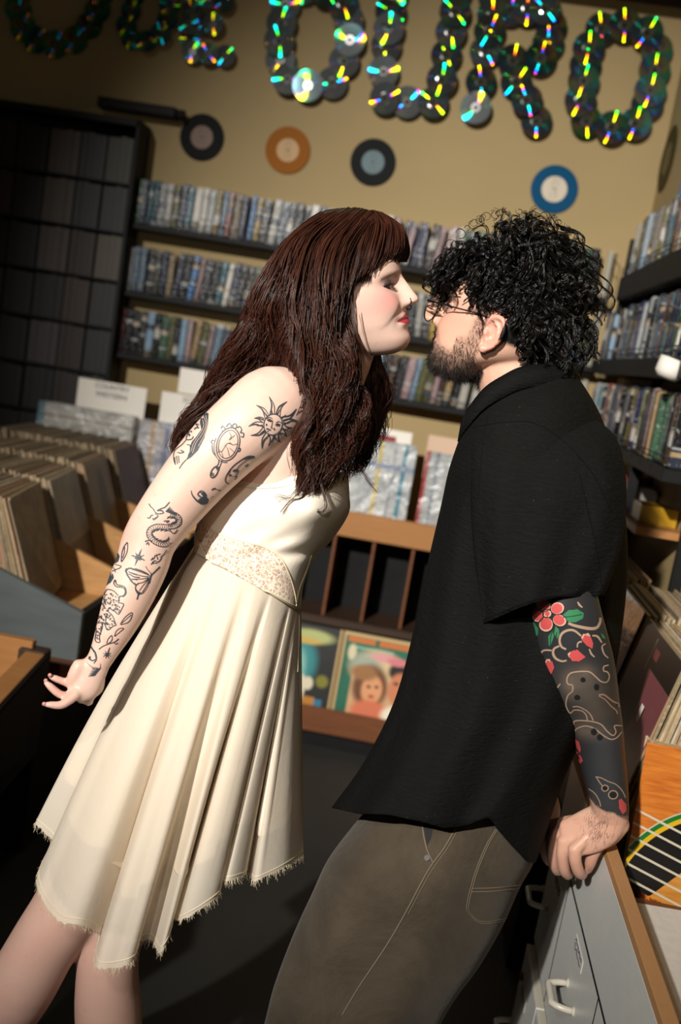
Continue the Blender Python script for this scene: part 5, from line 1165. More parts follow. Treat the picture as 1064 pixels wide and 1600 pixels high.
# ---------------------------------------------------------------- her hair
m_hairw = hair_mat('auburn_hair', (0.006, 0.0022, 0.0016, 1), (0.080, 0.024, 0.0125, 1), 0.36, 0.5)
near_g = [
 [(596, 340, 1.545), (572, 380, 1.498), (551, 430, 1.488), (545, 490, 1.486), (550, 545, 1.486), (562, 600, 1.486), (572, 650, 1.49), (556, 700, 1.49), (545, 742, 1.49)],
 [(580, 332, 1.55), (543, 378, 1.480), (524, 440, 1.466), (523, 510, 1.460), (540, 575, 1.455), (538, 640, 1.455), (525, 700, 1.455), (505, 765, 1.455)],
 [(562, 328, 1.555), (512, 376, 1.474), (494, 440, 1.452), (497, 515, 1.444), (506, 590, 1.440), (500, 650, 1.432), (488, 710, 1.430), (470, 775, 1.432)],
 [(545, 327, 1.56), (482, 378, 1.478), (462, 445, 1.456), (464, 520, 1.446), (478, 590, 1.425), (484, 650, 1.412), (474, 705, 1.410), (478, 765, 1.425)]]
back_g = [
 [(535, 328, 1.56), (470, 378, 1.482), (446, 445, 1.462), (440, 520, 1.468), (440, 585, 1.53), (420, 620, 1.54), (395, 650, 1.55)],
 [(522, 329, 1.565), (456, 378, 1.49), (424, 445, 1.475), (410, 515, 1.485), (395, 570, 1.53), (360, 620, 1.55), (325, 665, 1.55), (305, 710, 1.55)],
 [(510, 331, 1.57), (446, 380, 1.51), (408, 445, 1.50), (388, 515, 1.51), (362, 570, 1.54), (325, 625, 1.555), (296, 675, 1.56), (280, 725, 1.56)],
 [(500, 335, 1.58), (440, 385, 1.55), (400, 450, 1.545), (372, 520, 1.55), (338, 580, 1.56), (305, 635, 1.57), (280, 680, 1.57), (272, 722, 1.57)],
 [(500, 338, 1.60), (442, 390, 1.61), (404, 460, 1.62), (376, 530, 1.62), (345, 590, 1.61), (318, 645, 1.60), (300, 690, 1.59)]]
def lift(gs):
    return [[g[0], tuple(np.array(g[0])*(0.72, 0.72, 0.35)+np.array(g[1])*(0.28, 0.28, 0.65)-np.array((0, 3, 0.006)))]+list(g[1:]) for g in gs]
near_g = lift(near_g); back_g = lift(back_g)
far_g = [
 [(575, 338, 1.60), (596, 420, 1.650), (592, 500, 1.655), (596, 560, 1.650), (605, 615, 1.645), (604, 655, 1.635), (596, 690, 1.62)],
 [(565, 338, 1.60), (560, 430, 1.66), (565, 510, 1.655), (575, 580, 1.635), (588, 635, 1.625), (580, 685, 1.60), (562, 735, 1.585)],
 [(550, 340, 1.60), (530, 430, 1.66), (530, 520, 1.65), (545, 590, 1.60), (556, 650, 1.57), (548, 710, 1.55), (528, 765, 1.52)]]
bang_g = [
 [(572, 332, 1.545), (572, 352, 1.505), (562, 385, 1.478), (550, 425, 1.470), (544, 455, 1.468)],
 [(580, 330, 1.55), (590, 350, 1.51), (582, 385, 1.484), (564, 430, 1.476)],
 [(588, 331, 1.555), (608, 348, 1.52), (608, 382, 1.50), (592, 420, 1.494)],
 [(594, 333, 1.565), (622, 352, 1.54), (626, 384, 1.522), (616, 410, 1.518)],
 [(598, 335, 1.575), (630, 358, 1.565), (638, 386, 1.556), (632, 408, 1.552)],
 [(600, 337, 1.585), (630, 362, 1.60), (638, 388, 1.600), (633, 408, 1.600)],
 [(598, 340, 1.60), (618, 366, 1.63), (624, 390, 1.636), (622, 410, 1.638)]]
hs = [sheet(near_g, 2100, 25, 0.0105, 3.6, 0.008, 120, 0.66, wave0=0.02), sheet(near_g[-1:]+back_g, 2100, 25, 0.0110, 3.6, 0.010, 130, 0.64, wave0=0.02), sheet(far_g, 700, 25, 0.0095, 3.8, 0.008, 45, 0.65),
      sheet(bang_g, 1300, 25, 0.0014, 1.3, 0.004, 90, 0.22, jitter=0.0008, lens=(0.90, 1.06)),
      sheet(near_g[1:], 200, 25, 0.016, 3.4, 0.012, 120, 0.3, lens=(0.95, 1.0)), sheet(back_g, 220, 25, 0.016, 3.5, 0.016, 140, 0.3, lens=(0.9, 1.0)), sheet(far_g, 60, 25, 0.016, 3.5, 0.012, 30, 0.3)]
hair = hair_strands('hair', np.concatenate(hs), 0.00075, 0.00030, m_hairw, wo); hair['label'] = 'long wavy dark auburn hair with a fringe'
# a few stray curls over the bodice
sc = []
for pts in ([(470, 740, 1.425), (462, 765, 1.42), (450, 778, 1.42), (432, 776, 1.425), (430, 782, 1.425)], [(480, 745, 1.425), (474, 775, 1.42), (455, 782, 1.42), (440, 800, 1.425)], [(500, 750, 1.43), (510, 790, 1.42), (498, 800, 1.42), (482, 780, 1.42)], [(560, 725, 1.50), (575, 750, 1.50), (590, 770, 1.5)], [(580, 560, 1.475), (556, 520, 1.465), (552, 470, 1.465)]):
    for k in range(7): q = catmull(pts, 25); q[:, :2] += RNG.normal(0, 1.3, 2)+np.linspace(0, 1, 25)[:, None]*RNG.normal(0, 2.2, 2); sc.append(to_world(q))
tag(hair_strands('stray_curl', sc, 0.0006, 0.0002, m_hairw, hair), kind='stuff')
# soft inner mass so that no light leaks through the locks
def mass(guides, off, name, par, mat, k=20, shrink=0.94):
    g = np.array([catmull(q, k) for q in guides]); g = g[:, 2:int(k*shrink)]; g[..., 2] += off+0.010*np.linspace(1, 0, g.shape[1])
    A = to_world(g); g2 = g.copy(); g2[..., 2] += 0.02; B = to_world(g2); m_ = np.stack([np.concatenate([A[:, i], B[::-1, i]]) for i in range(A.shape[1])])
    me = fast_mesh(name, m_.reshape(-1, 3), grid_faces(m_.shape[0], m_.shape[1]), mat); return link(name, me, par)
m_hmass = plain('auburn_hair_inner', (0.016, 0.005, 0.003, 1), 0.7)
mass(near_g, 0.010, 'hair_mass', hair, m_hmass, shrink=0.86); mass(near_g[-1:]+back_g, 0.012, 'hair_mass', hair, m_hmass, shrink=0.86); mass(far_g, 0.0, 'hair_mass', hair, m_hmass, shrink=0.84); mass(bang_g, 0.006, 'hair_mass', hair, m_hmass, shrink=0.8)
# ================================================================ the man
m_skinm = skin_mat('ruddy_skin', 0.10, 0.42, 0.2)
ma = thing('person', 'man with curly black hair in a black shirt leaning on the drawer cabinet', 'person', (0.25, 1.65, 0))
HM = Head(776, 527, 1.625, (-0.934, -0.358), (0.358, -0.934), radians(-12), 1.02)
mb = MB(); add_head(mb, HM, True)
limb(mb, [(800, 520, 1.63, 62, 60), (800, 570, 1.635, 58, 58), (812, 620, 1.645, 62, 72), (825, 670, 1.66, 90, 130)], 14)
closed_loft(mb, [(745, 625, 900, 605, 1.645, 70), (738, 660, 925, 650, 1.66, 140), (722, 720, 945, 715, 1.67, 170), (705, 800, 955, 795, 1.67, 172), (685, 900, 955, 890, 1.67, 162), (665, 1000, 945, 990, 1.67, 150), (640, 1100, 925, 1100, 1.665, 150), (620, 1200, 880, 1215, 1.66, 125), (590, 1290, 840, 1310, 1.65, 115)], 34, 34)
limb(mb, [(838, 672, 1.545, 60, 52), (848, 760, 1.51, 58, 54), (866, 870, 1.488, 55, 53), (882, 950, 1.482, 54, 53), (901, 1035, 1.502, 57, 54), (914, 1085, 1.535, 52, 48), (931, 1132, 1.56, 41, 41), (940, 1182, 1.585, 36, 35), (949, 1232, 1.61, 32, 29), (954, 1262, 1.622, 28, 24), (953, 1280, 1.63, 28, 22)], 44, 26)
limb(mb, [(800, 690, 1.83, 58, 56), (800, 820, 1.87, 54, 52), (800, 960, 1.89, 48, 46), (815, 1080, 1.87, 42, 42), (835, 1190, 1.84, 32, 32), (845, 1240, 1.83, 25, 22)], 24, 20)      # far arm
limb(mb, [(845, 1235, 1.83, 25, 20), (842, 1262, 1.83, 34, 16), (836, 1285, 1.83, 32, 14)], 10)
for k in range(4): limb(mb, [(816+11*k, 1282, 1.83, 8, 8), (812+12*k, 1304, 1.835, 8, 8), (814+12*k, 1320, 1.85, 7, 7)], 8, 10)
limb(mb, [(852, 1258, 1.82, 9, 9), (864, 1282, 1.82, 8.5, 8), (866, 1298, 1.83, 7, 7)], 8, 10)
# near hand gripping the rim
limb(mb, [(957, 1268, 1.626, 27, 21), (940, 1288, 1.632, 33, 19), (915, 1301, 1.642, 33, 15), (888, 1309, 1.655, 28, 12)], 16, 22)
limb(mb, [(962, 1285, 1.632, 22, 19), (950, 1303, 1.638, 19, 17), (935, 1316, 1.642, 14, 14)], 12, 16)          # heel of the hand
K = [(860, 1290, 1.697), (866, 1304, 1.678), (881, 1315, 1.656), (898, 1327, 1.636)]
for k, (x, y, d) in enumerate(K):
    limb(mb, [(945, 1277+4*k, 1.636, 9, 8), ((945+x)/2, (1277+4*k+y)/2-3, (1.626+d)/2, 9, 9), (x, y, d-0.004, 10.2, 9.8)], 12, 12)
FG = [[(860, 1290, 1.695, 10, 10), (852.5, 1307, 1.700, 9.3, 9), (852, 1328, 1.715, 9.4, 9), (856, 1343, 1.735, 8.2, 8), (860, 1347, 1.76, 7.5, 7)],
      [(866, 1304, 1.675, 10.4, 10), (863, 1325, 1.680, 9.6, 9), (865, 1348, 1.695, 9.4, 9), (870, 1360, 1.715, 8.2, 8), (873, 1361, 1.745, 7.5, 7)],
      [(881, 1315, 1.652, 10.6, 10), (879, 1337, 1.656, 9.8, 9), (882, 1359, 1.672, 9.4, 9), (887, 1367, 1.695, 8.2, 8), (889, 1366, 1.73, 7.5, 7)],
      [(898, 1327, 1.632, 11, 10), (899, 1345, 1.636, 10, 9), (904, 1362, 1.652, 9.4, 9), (909, 1367, 1.678, 8.2, 8), (911, 1365, 1.715, 7.5, 7)],
      [(940, 1312, 1.640, 11, 11), (929, 1331, 1.648, 9.5, 9), (922, 1348, 1.665, 9, 8.5), (918, 1358, 1.69, 7.5, 7)]]
for f in FG: limb(mb, f, 18, 14)
# ear
def ear(mb, H, s_, W0):
    e = lambda x, z, o: H.w((x, s_*(W0+o), z))
    outer = [(8, 14, 1), (2, 24, 5), (-8, 29, 9), (-19, 26, 12), (-25, 15, 13), (-25, 2, 12), (-20, -10, 9), (-12, -19, 6), (-4, -24, 4)]
    mb.tube(catmull(np.array([np.r_[0, 0, 0]+e(*q) for q in outer]), 30), 0.0040*H.s*1000, 10)
    mb.tube(catmull(np.array([e(*q) for q in [(-6, 20, 6), (-15, 14, 8), (-17, 2, 8), (-13, -8, 6), (-6, -12, 4)]]), 16), 0.0030*H.s*1000, 8)
    ball(mb, e(-3, -23, 3), 0.0072*H.s*1000, 8); ball(mb, e(3, 1, 1), (0.0045, 0.0045, 0.006), 8)
    V = []; oc = catmull(np.array([e(*q) for q in outer]), 24); cen = e(-8, 4, -4)
    n0 = np.array([cen]); lo = oc-np.outer(np.ones(24), H.B[1])*s_*0.004; hi = oc+np.outer(np.ones(24), H.B[1])*s_*0.0005
    mb.add(np.vstack([lo, hi, [cen-H.B[1]*s_*0.006], [cen+H.B[1]*s_*0.0005]]), [(i, (i+1) % 24, 24+(i+1) % 24, 24+i) for i in range(24)]+[((i+1) % 24, i, 48) for i in range(24)]+[(24+i, 24+(i+1) % 24, 49) for i in range(24)])
for s_ in (1, -1): ear(mb, HM, s_, 73)
# legs inside the trousers
limb(mb, [(700, 1280, 1.60, 95, 95), (640, 1440, 1.585, 82, 82), (575, 1600, 1.575, 66, 66), (500, 1780, 1.57, 52, 52), (440, 1960, 1.575, 36, 40), (425, 2010, 1.58, 34, 38)], 24)
limb(mb, [(690, 1280, 1.74, 95, 95), (620, 1440, 1.76, 82, 82), (560, 1600, 1.77, 62, 62), (500, 1740, 1.78, 50, 50), (455, 1850, 1.79, 36, 40), (445, 1880, 1.79, 34, 38)], 24)
me = remesh(mb, VOX)
v = get_co(me); px, py, dp = pix(v); lw = HM.l(v)
face = (np.abs(lw[:, 0]-60) < 80) & (np.abs(lw[:, 2]) < 95) & (np.abs(lw[:, 1]) < 100)
earm = face & (np.abs(lw[:, 1]) > 70) & (lw[:, 0] < 15) & (lw[:, 0] > -32)
hand = (px > 840) & (py > 1275) & (px < 990) & (dp < 1.80)
relax(me, np.where(face & ((lw[:, 0] > 30) | earm), 0.12, np.where(hand, 0.30, 1.0)), 10); me = decimate(me, 0.30)
v = get_co(me); px, py, dp = pix(v); lw = HM.l(v); X, Y, Z = lw.T; y = np.abs(Y)
hand = (px > 840) & (py > 1275) & (px < 990) & (dp < 1.80)
c = np.tile(np.array([0.66, 0.40, 0.29]), (len(v), 1))
isf = (np.linalg.norm(lw, axis=1) < 175)
c = blend(c, isf*0.45*G(y-52, 20)*G(Z-2, 18)*(X > 30), (0.70, 0.25, 0.19))
c = blend(c, isf*0.6*((y > 72) & (X < 18)), (0.72, 0.30, 0.24))
zm = -34+4.5*(np.minimum(y, 30)/26.0)**2*0.2
c = blend(c, isf*sst(9.0-np.abs(Z-zm)-0.12*y, -1, 1)*(y < 25)*(X > 82), (0.50, 0.16, 0.13))
def beard(X, y, Z):
    jaw = sst(-Z-38+0.10*(X-40), 0, 14)*sst(X, -12, 4)*sst(Z+112, 0, 14)
    chk = sst(-Z-20+0.42*(40-X)+np.where(X < 45, 8, -14), 0, 16)*sst(X, 2, 12)*(y > 38)
    side = sst(X, 4, 10)*(1-sst(X, 24, 32))*sst(22-Z, 0, 10)*(y > 55)
    mus = G(Z+24.5, 4.5)*sst(31-y, 0, 5)*(X > 78)
    lip = sst(9.5-np.abs(Z-zm_(y))-0.10*y, -1, 1)*(y < 26)*(X > 84)
    return np.clip(np.maximum.reduce([jaw, chk, side, mus*0.9])-lip, 0, 1)
zm_ = lambda y: -34+0.9*(np.minimum(y, 30)/26.0)**2
bd = beard(X, y, Z)*isf
c = blend(c, bd*(0.40+0.38*sst(-Z, 42, 66)), (0.045, 0.03, 0.024))
c = blend(c, isf*0.85*G((Z-36+0.008*(y-28)**2)/3.0, 1)*sst(y, 7, 12)*(1-sst(y, 50, 58))*(X > 50), (0.03, 0.02, 0.016))
scalp = sst(Z-np.where(X > 45, 56, np.where(X > 8, 36, np.where(X > -22, 42, np.where(X > -62, -8, -45)))), 0, 8)*isf*(Z > -60)
c = blend(c, scalp, (0.004, 0.0035, 0.003))
# full sleeve of dark ink from elbow to wrist, skin-coloured below an irregular edge
arm = (px > 815) & (dp < 1.72) & (py > 700)
edge_y = np.interp(px, [905, 918, 930, 945, 958, 972, 985], [1236, 1243, 1258, 1268, 1270, 1279, 1283])
c = blend(c, arm*sst(edge_y-py, -1.5, 1.5), (0.028, 0.030, 0.033))
inkblue = arm*sst(edge_y-py, 0, 4)*sst(py, 1120, 1170)*G(px-945, 20)
c = blend(c, inkblue*0.6, (0.060, 0.066, 0.074))
for gx, gy, sx, sy in ((905, 1070, 26, 18), (930, 1105, 22, 22), (915, 1050, 10, 8), (890, 1070, 8, 14), (925, 1145, 22, 8), (905, 1140, 12, 8)):
    c = blend(c, arm*0.30*G(px-gx, sx)*G(py-gy, sy), (0.26, 0.20, 0.15))
c = blend(c, hand*0.30*sst(1330-py, -30, 30), (0.62, 0.30, 0.22))
c = blend(c, hand*0.25*sst(py, 1325, 1345), (0.58, 0.26, 0.2))
set_color(me, 'tint', c); me.materials.clear(); me.materials.append(m_skinm)
me.polygons.foreach_set('use_smooth', np.ones(len(me.polygons), bool))
mbody = link('body', me, ma)
BVM = BVHTree.FromObject(mbody, bpy.context.evaluated_depsgraph_get())
eyes(HM, mbody, 84.5, (m_eyew, plain('brown_iris', rgb(48, 30, 20), 0.1)), plain('eyelid_skin', (0.55, 0.32, 0.24, 1), 0.5), (6, -26))
# ---------------------------------------------------------------- his tattoos
e_ = mapk(800, 920, 4.325)
m_tan_l = plain('tattoo_bare_skin_line', (0.40, 0.27, 0.19, 1), 0.5); m_petal = plain('tattoo_red', (0.55, 0.075, 0.075, 1), 0.5); m_leaf = plain('tattoo_green', (0.035, 0.20, 0.085, 1), 0.5)
m_pink = plain('tattoo_pale_edge', (0.62, 0.36, 0.26, 1), 0.5); m_inkm = plain('tattoo_black', (0.012, 0.013, 0.015, 1), 0.5)
pet = [circ(215, 112, 50, 40, 0.1), circ(308, 130, 46, 42, -0.3), circ(322, 212, 48, 40, 0.45), circ(232, 240, 48, 50, 0), circ(176, 178, 40, 46, 0.1)]
tag(ribbons(BVM, [('fill', e_(*p)) for p in pet]+[('fill', e_(*circ(240, 166, 30, 28)))]+[('fill', e_((385, 460), (375, 440), (392, 425), (410, 440), (400, 470))), ('fill', e_((465, 330), (480, 305), (515, 300), (530, 320), (480, 350))), ('fill', e_((222, 500), (235, 475), (258, 475), (268, 500), (235, 515)))], 0.0006).build('flower_edge', m_pink, mbody), kind='stuff')
tag(ribbons(BVM, [('fill', e_(*[(cx_+(x-cx_)*0.80-0.06*(cx_-240), cy_+(y-cy_)*0.80-0.06*(cy_-166)) for x, y in p])) for p, (cx_, cy_) in zip(pet, ((215, 112), (308, 130), (322, 212), (232, 240), (176, 178)))]+[('fill', e_(*circ(240, 166, 16, 15)))]
        + [('fill', e_(*q)) for q in (((386, 450), (400, 420), (440, 410), (496, 460), (450, 490), (405, 485)), ((470, 345), (490, 310), (530, 325), (546, 370), (540, 405), (500, 380)), ((226, 515), (240, 485), (275, 490), (288, 530), (268, 575), (240, 550)), ((430, 1015), (455, 1030), (468, 1080), (462, 1110), (440, 1070)), ((438, 1095), (470, 1130), (482, 1160), (465, 1182), (445, 1140)), ((718, 1425), (735, 1415), (768, 1455), (770, 1500), (745, 1522), (722, 1480)))], 0.0010).build('petals', m_petal, mbody), kind='stuff')
tag(ribbons(BVM, [('fill', e_(*q)) for q in (((340, 180), (380, 145), (440, 138), (484, 165), (478, 200), (430, 225), (385, 225)), ((250, 385), (246, 320), (275, 285), (285, 320), (262, 385)), ((285, 300), (295, 250), (318, 275), (320, 310), (305, 338)), ((135, 330), (128, 230), (150, 225), (180, 270), (178, 310), (155, 330)), ((135, 130), (150, 115), (178, 115), (160, 135)), ((385, 905), (400, 930), (425, 985), (425, 1010), (405, 970)), ((595, 300), (615, 310), (630, 340), (610, 335)))], 0.0007).build('leaves', m_leaf, mbody), kind='stuff')
TL = [([4, 5, 4], e_((380, 232), (430, 250), (520, 268), (570, 262), (592, 225), (594, 195))), ([2, 3.4, 2], e_((442, 88), (455, 110), (474, 126))), ([3, 4, 3], e_((366, 408), (335, 390), (322, 350), (335, 305), (375, 280), (420, 282), (466, 318))), ([3, 4, 2.5], e_((320, 385), (285, 405), (280, 440), (300, 472), (340, 488), (370, 482))),
      ([2.5, 3.5, 2.5], e_((270, 415), (220, 415), (195, 440), (196, 490), (215, 540), (235, 580))), ([3, 3, 2], e_((235, 600), (255, 640), (300, 668), (328, 640))), ([2, 3], e_((440, 395), (445, 365), (470, 355))), ([2, 3, 2], e_((520, 405), (535, 440), (556, 460))), ([2.5, 3.5, 2], e_((540, 316), (575, 322), (605, 365))), ([2, 2.6, 2], e_((648, 468), (620, 440), (606, 390), (630, 370))),
      (2.2, e_((412, 650), (378, 640), (372, 605), (395, 570), (450, 558), (520, 560), (560, 590), (600, 625), (640, 628), (655, 590), (640, 560), (618, 555), (618, 525), (650, 515))), (2.2, e_((412, 655), (408, 690), (378, 720), (365, 780), (385, 830), (400, 838))), (2.0, e_((400, 838), (420, 818), (470, 822), (500, 850), (510, 890))), (2.0, e_((410, 795), (450, 795), (500, 820), (530, 850), (548, 888))),
      (2.2, e_((418, 920), (420, 895), (460, 888), (540, 895), (600, 915), (640, 960), (680, 990), (700, 965), (690, 925), (745, 925))), (2.2, e_((420, 965), (445, 940), (500, 925), (560, 945), (610, 985), (665, 1015), (705, 1005), (740, 965))), (2.6, e_((585, 715), (620, 715), (660, 745), (690, 765), (715, 775), (720, 800))), (1.8, e_((585, 722), (630, 750), (665, 790), (700, 820), (710, 845))),
      (1.6, e_((565, 1268), (600, 1275), (650, 1300), (700, 1320), (740, 1360), (765, 1410))), (1.8, e_(*circ(628, 1345, 22, 20))), (1.8, e_(*circ(682, 1390, 30, 28))), (1.6, e_((570, 1270), (595, 1310), (612, 1330))), (1.8, e_((270, 690), (310, 750), (350, 830), (395, 905))), (1.6, e_((520, 1350), (560, 1380), (590, 1430), (600, 1470)))]
tag(ribbons(BVM, TL, 0.0007).build('tattoo_outline', m_tan_l, mbody), kind='stuff')
tag(ribbons(BVM, [('fill', e_(*circ(478, 612, 17, 16))), ('fill', e_(*circ(568, 660, 17, 20))), ('fill', e_(*circ(440, 730, 20, 16))), ('fill', e_(*circ(552, 962, 20, 22))), ('fill', e_(*circ(592, 1000, 20, 20))), ('fill', e_(*circ(628, 1345, 16, 14))), ('fill', e_(*circ(682, 1390, 22, 20))),
             (1.0, e_((345, 190), (400, 185), (470, 172))), (1.0, e_((262, 380), (264, 320), (275, 290))), (1.0, e_((300, 330), (304, 290))), (0.9, e_((208, 186), (215, 170), (222, 150))), (0.9, e_((240, 196), (242, 180)))]+[(1.1, e_(*p)) for p in pet]+[(1.1, e_(*circ(240, 166, 30, 28)))], 0.0012).build('tattoo_dots', m_inkm, mbody), kind='stuff')
# hand hair
st = []
for k in range(170):
    x, yv = RNG.normal(935, 13), RNG.normal(1290, 16)
    h = on(BVM, x, yv, 0.0003)
    if h is not None and yv < 1325:
        a = radians(RNG.normal(105, 25)); L = RNG.uniform(6, 12); p = [h]
        for s_ in (0.5, 1.0):
            q = on(BVM, x+cos(a)*L*s_, yv+sin(a)*L*s_, 0.0014); p.append(q if q is not None else p[-1])
        st.append(p)
hair_strands('hand_hair', st, 0.00012, 0.00006, plain('dark_body_hair', (0.05, 0.03, 0.02, 1), 0.5), mbody)
# ---------------------------------------------------------------- beard
m_beard = hair_mat('beard_hair', (0.005, 0.004, 0.0035, 1), (0.022, 0.014, 0.010, 1), 0.4)
idx = np.where((bd > 0.25) & (dp < 1.70))[0]; me_n = np.empty(len(me.vertices)*3, np.float32); me.vertices.foreach_get('normal', me_n); me_n = me_n.reshape(-1, 3)
pick = RNG.choice(idx, 4200, p=bd[idx]/bd[idx].sum()); st = []
for i in pick:
    p = v[i]; n_ = me_n[i]; l = lw[i]
    d = n_*0.35-HM.B[2]*0.75+HM.B[0]*(-0.25 if l[0] < 55 else 0.10)+RNG.normal(0, 0.28, 3); d /= np.linalg.norm(d)
    L = RNG.uniform(0.005, 0.010)*(1.15 if l[2] < -55 else 0.9); b1 = RNG.normal(0, 0.0010, 3)
    p = p-n_*0.0004; st.append([p, p+d*L*.35+n_*0.0006, p+d*L*.7+b1+n_*0.0006, p+d*L+b1*2])
bo = hair_strands('beard', st, 0.00024, 0.00010, m_beard, ma); bo['label'] = 'short dark brown beard'
# ---------------------------------------------------------------- curly hair
m_hairm = hair_mat('black_curls', (0.0020, 0.0018, 0.0018, 1), (0.007, 0.0052, 0.0045, 1), 0.30, 0.42)
A = head_shape(True); 
cen = P(806, 457, 1.635); rx_ = 127*1.63/FPX; rz_ = 0.108
vw = ray(806, 457); vw = vw/np.linalg.norm(vw); ex = _R-vw*(_R@vw); ex /= np.linalg.norm(ex); ey = np.cross(ex, vw); ey = -ey if ey@_U < 0 else ey
skull = [l for l in A.reshape(-1, 3) if l[2] > (60 if l[0] > 45 else 26 if l[0] > 4 else 38 if l[0] > -20 else -40)]
skull = np.array(skull)[RNG.permutation(len(skull))]
facepoly = np.array([(640, 478), (690, 470), (716, 452), (727, 452), (735, 486), (752, 492), (792, 508), (803, 535), (812, 577), (790, 640), (640, 640)], float)
def in_poly(P_, a, b):
    r = np.zeros(len(a), bool); n = len(P_)
    for i in range(n):
        p, q = P_[i], P_[(i+1) % n]
        cnd = ((p[1] > b) != (q[1] > b)) & (a < (q[0]-p[0])*(b-p[1])/(q[1]-p[1]+1e-9)+p[0]); r ^= cnd
    return r
st = []; Kc = 22; T = np.linspace(0, 1, Kc); ncl = 0
down = np.array([0, 0, -1.0])
for root in skull:
    if ncl >= 1000: break
    r0 = HM.w(root); rel = r0-cen; q = np.array([rel@ex/rx_, rel@ey/rx_, rel@vw/rz_]); 
    dirn = q/np.linalg.norm(q)+RNG.normal(0, 0.22, 3); dirn[1] -= 0.16
    if root[0] > 35: dirn += np.array([-0.55, -0.25, -0.05])          # fringe tumbles forward
    dirn /= np.linalg.norm(dirn); rad = RNG.uniform(0.80, 1.0)
    end = cen+ex*dirn[0]*rx_*rad+ey*dirn[1]*rx_*rad+vw*dirn[2]*rz_*rad
    L = np.linalg.norm(end-r0)
    if L < 0.018 or L > 0.16: continue
    nrm = rel/np.linalg.norm(rel)
    ctrl = (r0+end)/2+nrm*L*0.22+RNG.normal(0, 0.006, 3)
    base = ((1-T)**2)[:, None]*r0+(2*T*(1-T))[:, None]*ctrl+(T**2)[:, None]*end
    tg = np.gradient(base, axis=0); tg /= np.linalg.norm(tg, axis=1)[:, None]
    u = np.cross(tg, RNG.normal(0, 1, 3)); u /= np.linalg.norm(u, axis=1)[:, None]+1e-9; w_ = np.cross(tg, u)
    hr = RNG.uniform(0.0055, 0.0125); turns = L/RNG.uniform(0.040, 0.066)+0.45; ph = RNG.uniform(0, 6.28)
    sgn = RNG.choice([-1, 1])
    cl = []
    for s_ in range(RNG.integers(7, 10)):
        f = 2*pi*turns*T*sgn+ph+RNG.normal(0, 0.22); rr = hr*sst(T, 0, 0.4)*RNG.uniform(0.85, 1.15)
        c_ = base+(rr*np.cos(f))[:, None]*u+(rr*np.sin(f))[:, None]*w_+RNG.normal(0, 0.0010, 3)+np.cumsum(RNG.normal(0, 0.00018, (Kc, 3)), 0)
        cl.append(c_)
    cl = np.array(cl); a, b, dd = pix(cl.reshape(-1, 3))
    bad = in_poly(facepoly, a, b) & (dd < 1.66)
    if bad.mean() > 0.04: continue
    st.append(cl); ncl += 1
# nape, temple and sideburn locks
for pts, n_, j, am in (([(850, 500, 1.55), (862, 535, 1.545), (872, 560, 1.55), (880, 582, 1.56)], 150, 11, 8), ([(828, 490, 1.54), (828, 520, 1.535), (826, 545, 1.54), (824, 566, 1.55)], 130, 7, 6), ([(880, 490, 1.57), (898, 530, 1.57), (903, 560, 1.58), (908, 582, 1.59)], 140, 11, 8), ([(895, 470, 1.60), (918, 510, 1.60), (922, 545, 1.61), (916, 575, 1.62)], 130, 9, 8),
                   ([(768, 440, 1.54), (760, 462, 1.542), (752, 478, 1.545), (746, 494, 1.548)], 100, 8, 4), ([(745, 420, 1.545), (742, 440, 1.545), (740, 458, 1.547), (738, 474, 1.55)], 90, 7, 5), ([(800, 400, 1.528), (792, 425, 1.525), (796, 445, 1.525), (786, 465, 1.53)], 110, 16, 8), ([(862, 372, 1.63), (890, 384, 1.63), (910, 408, 1.63), (924, 440, 1.63)], 170, 10, 8), ([(880, 420, 1.63), (910, 440, 1.63), (926, 470, 1.63), (928, 505, 1.63)], 130, 10, 8), ([(840, 410, 1.53), (835, 440, 1.526), (842, 465, 1.528), (834, 490, 1.53)], 110, 16, 8), ([(795, 450, 1.535), (791, 470, 1.535), (786, 484, 1.537), (782, 494, 1.54)], 90, 6, 3), ([(815, 460, 1.535), (812, 490, 1.533), (806, 512, 1.535), (803, 528, 1.54)], 90, 6, 4),
                   ([(705, 395, 1.58), (692, 420, 1.575), (684, 445, 1.575), (688, 458, 1.575)], 80, 9, 6), ([(735, 395, 1.57), (718, 420, 1.56), (706, 442, 1.56), (712, 460, 1.56)], 60, 8, 6), ([(698, 392, 1.61), (680, 415, 1.61), (672, 438, 1.61), (678, 452, 1.61)], 80, 9, 6)):
    for k in range(n_//8):
        off = RNG.normal(0, j, 2); ph = RNG.uniform(0, 6.28); cl = []; fq = RNG.uniform(1.2, 2.2); ln = RNG.uniform(0.75, 1.1)
        for s_ in range(8):
            q = catmull(pts, Kc+6)[:Kc if ln < 1 else Kc+6]; q = catmull(q, Kc); q[:, :2] += off+RNG.normal(0, 0.9, 2); q[:, 0] += am*np.sin(2*pi*fq*T+ph+RNG.normal(0, .2))*(0.3+T); q[:, 2] += 0.004*np.cos(2*pi*fq*T+ph)*T+RNG.normal(0, 0.003); cl.append(to_world(q))
        st.append(np.array(cl))
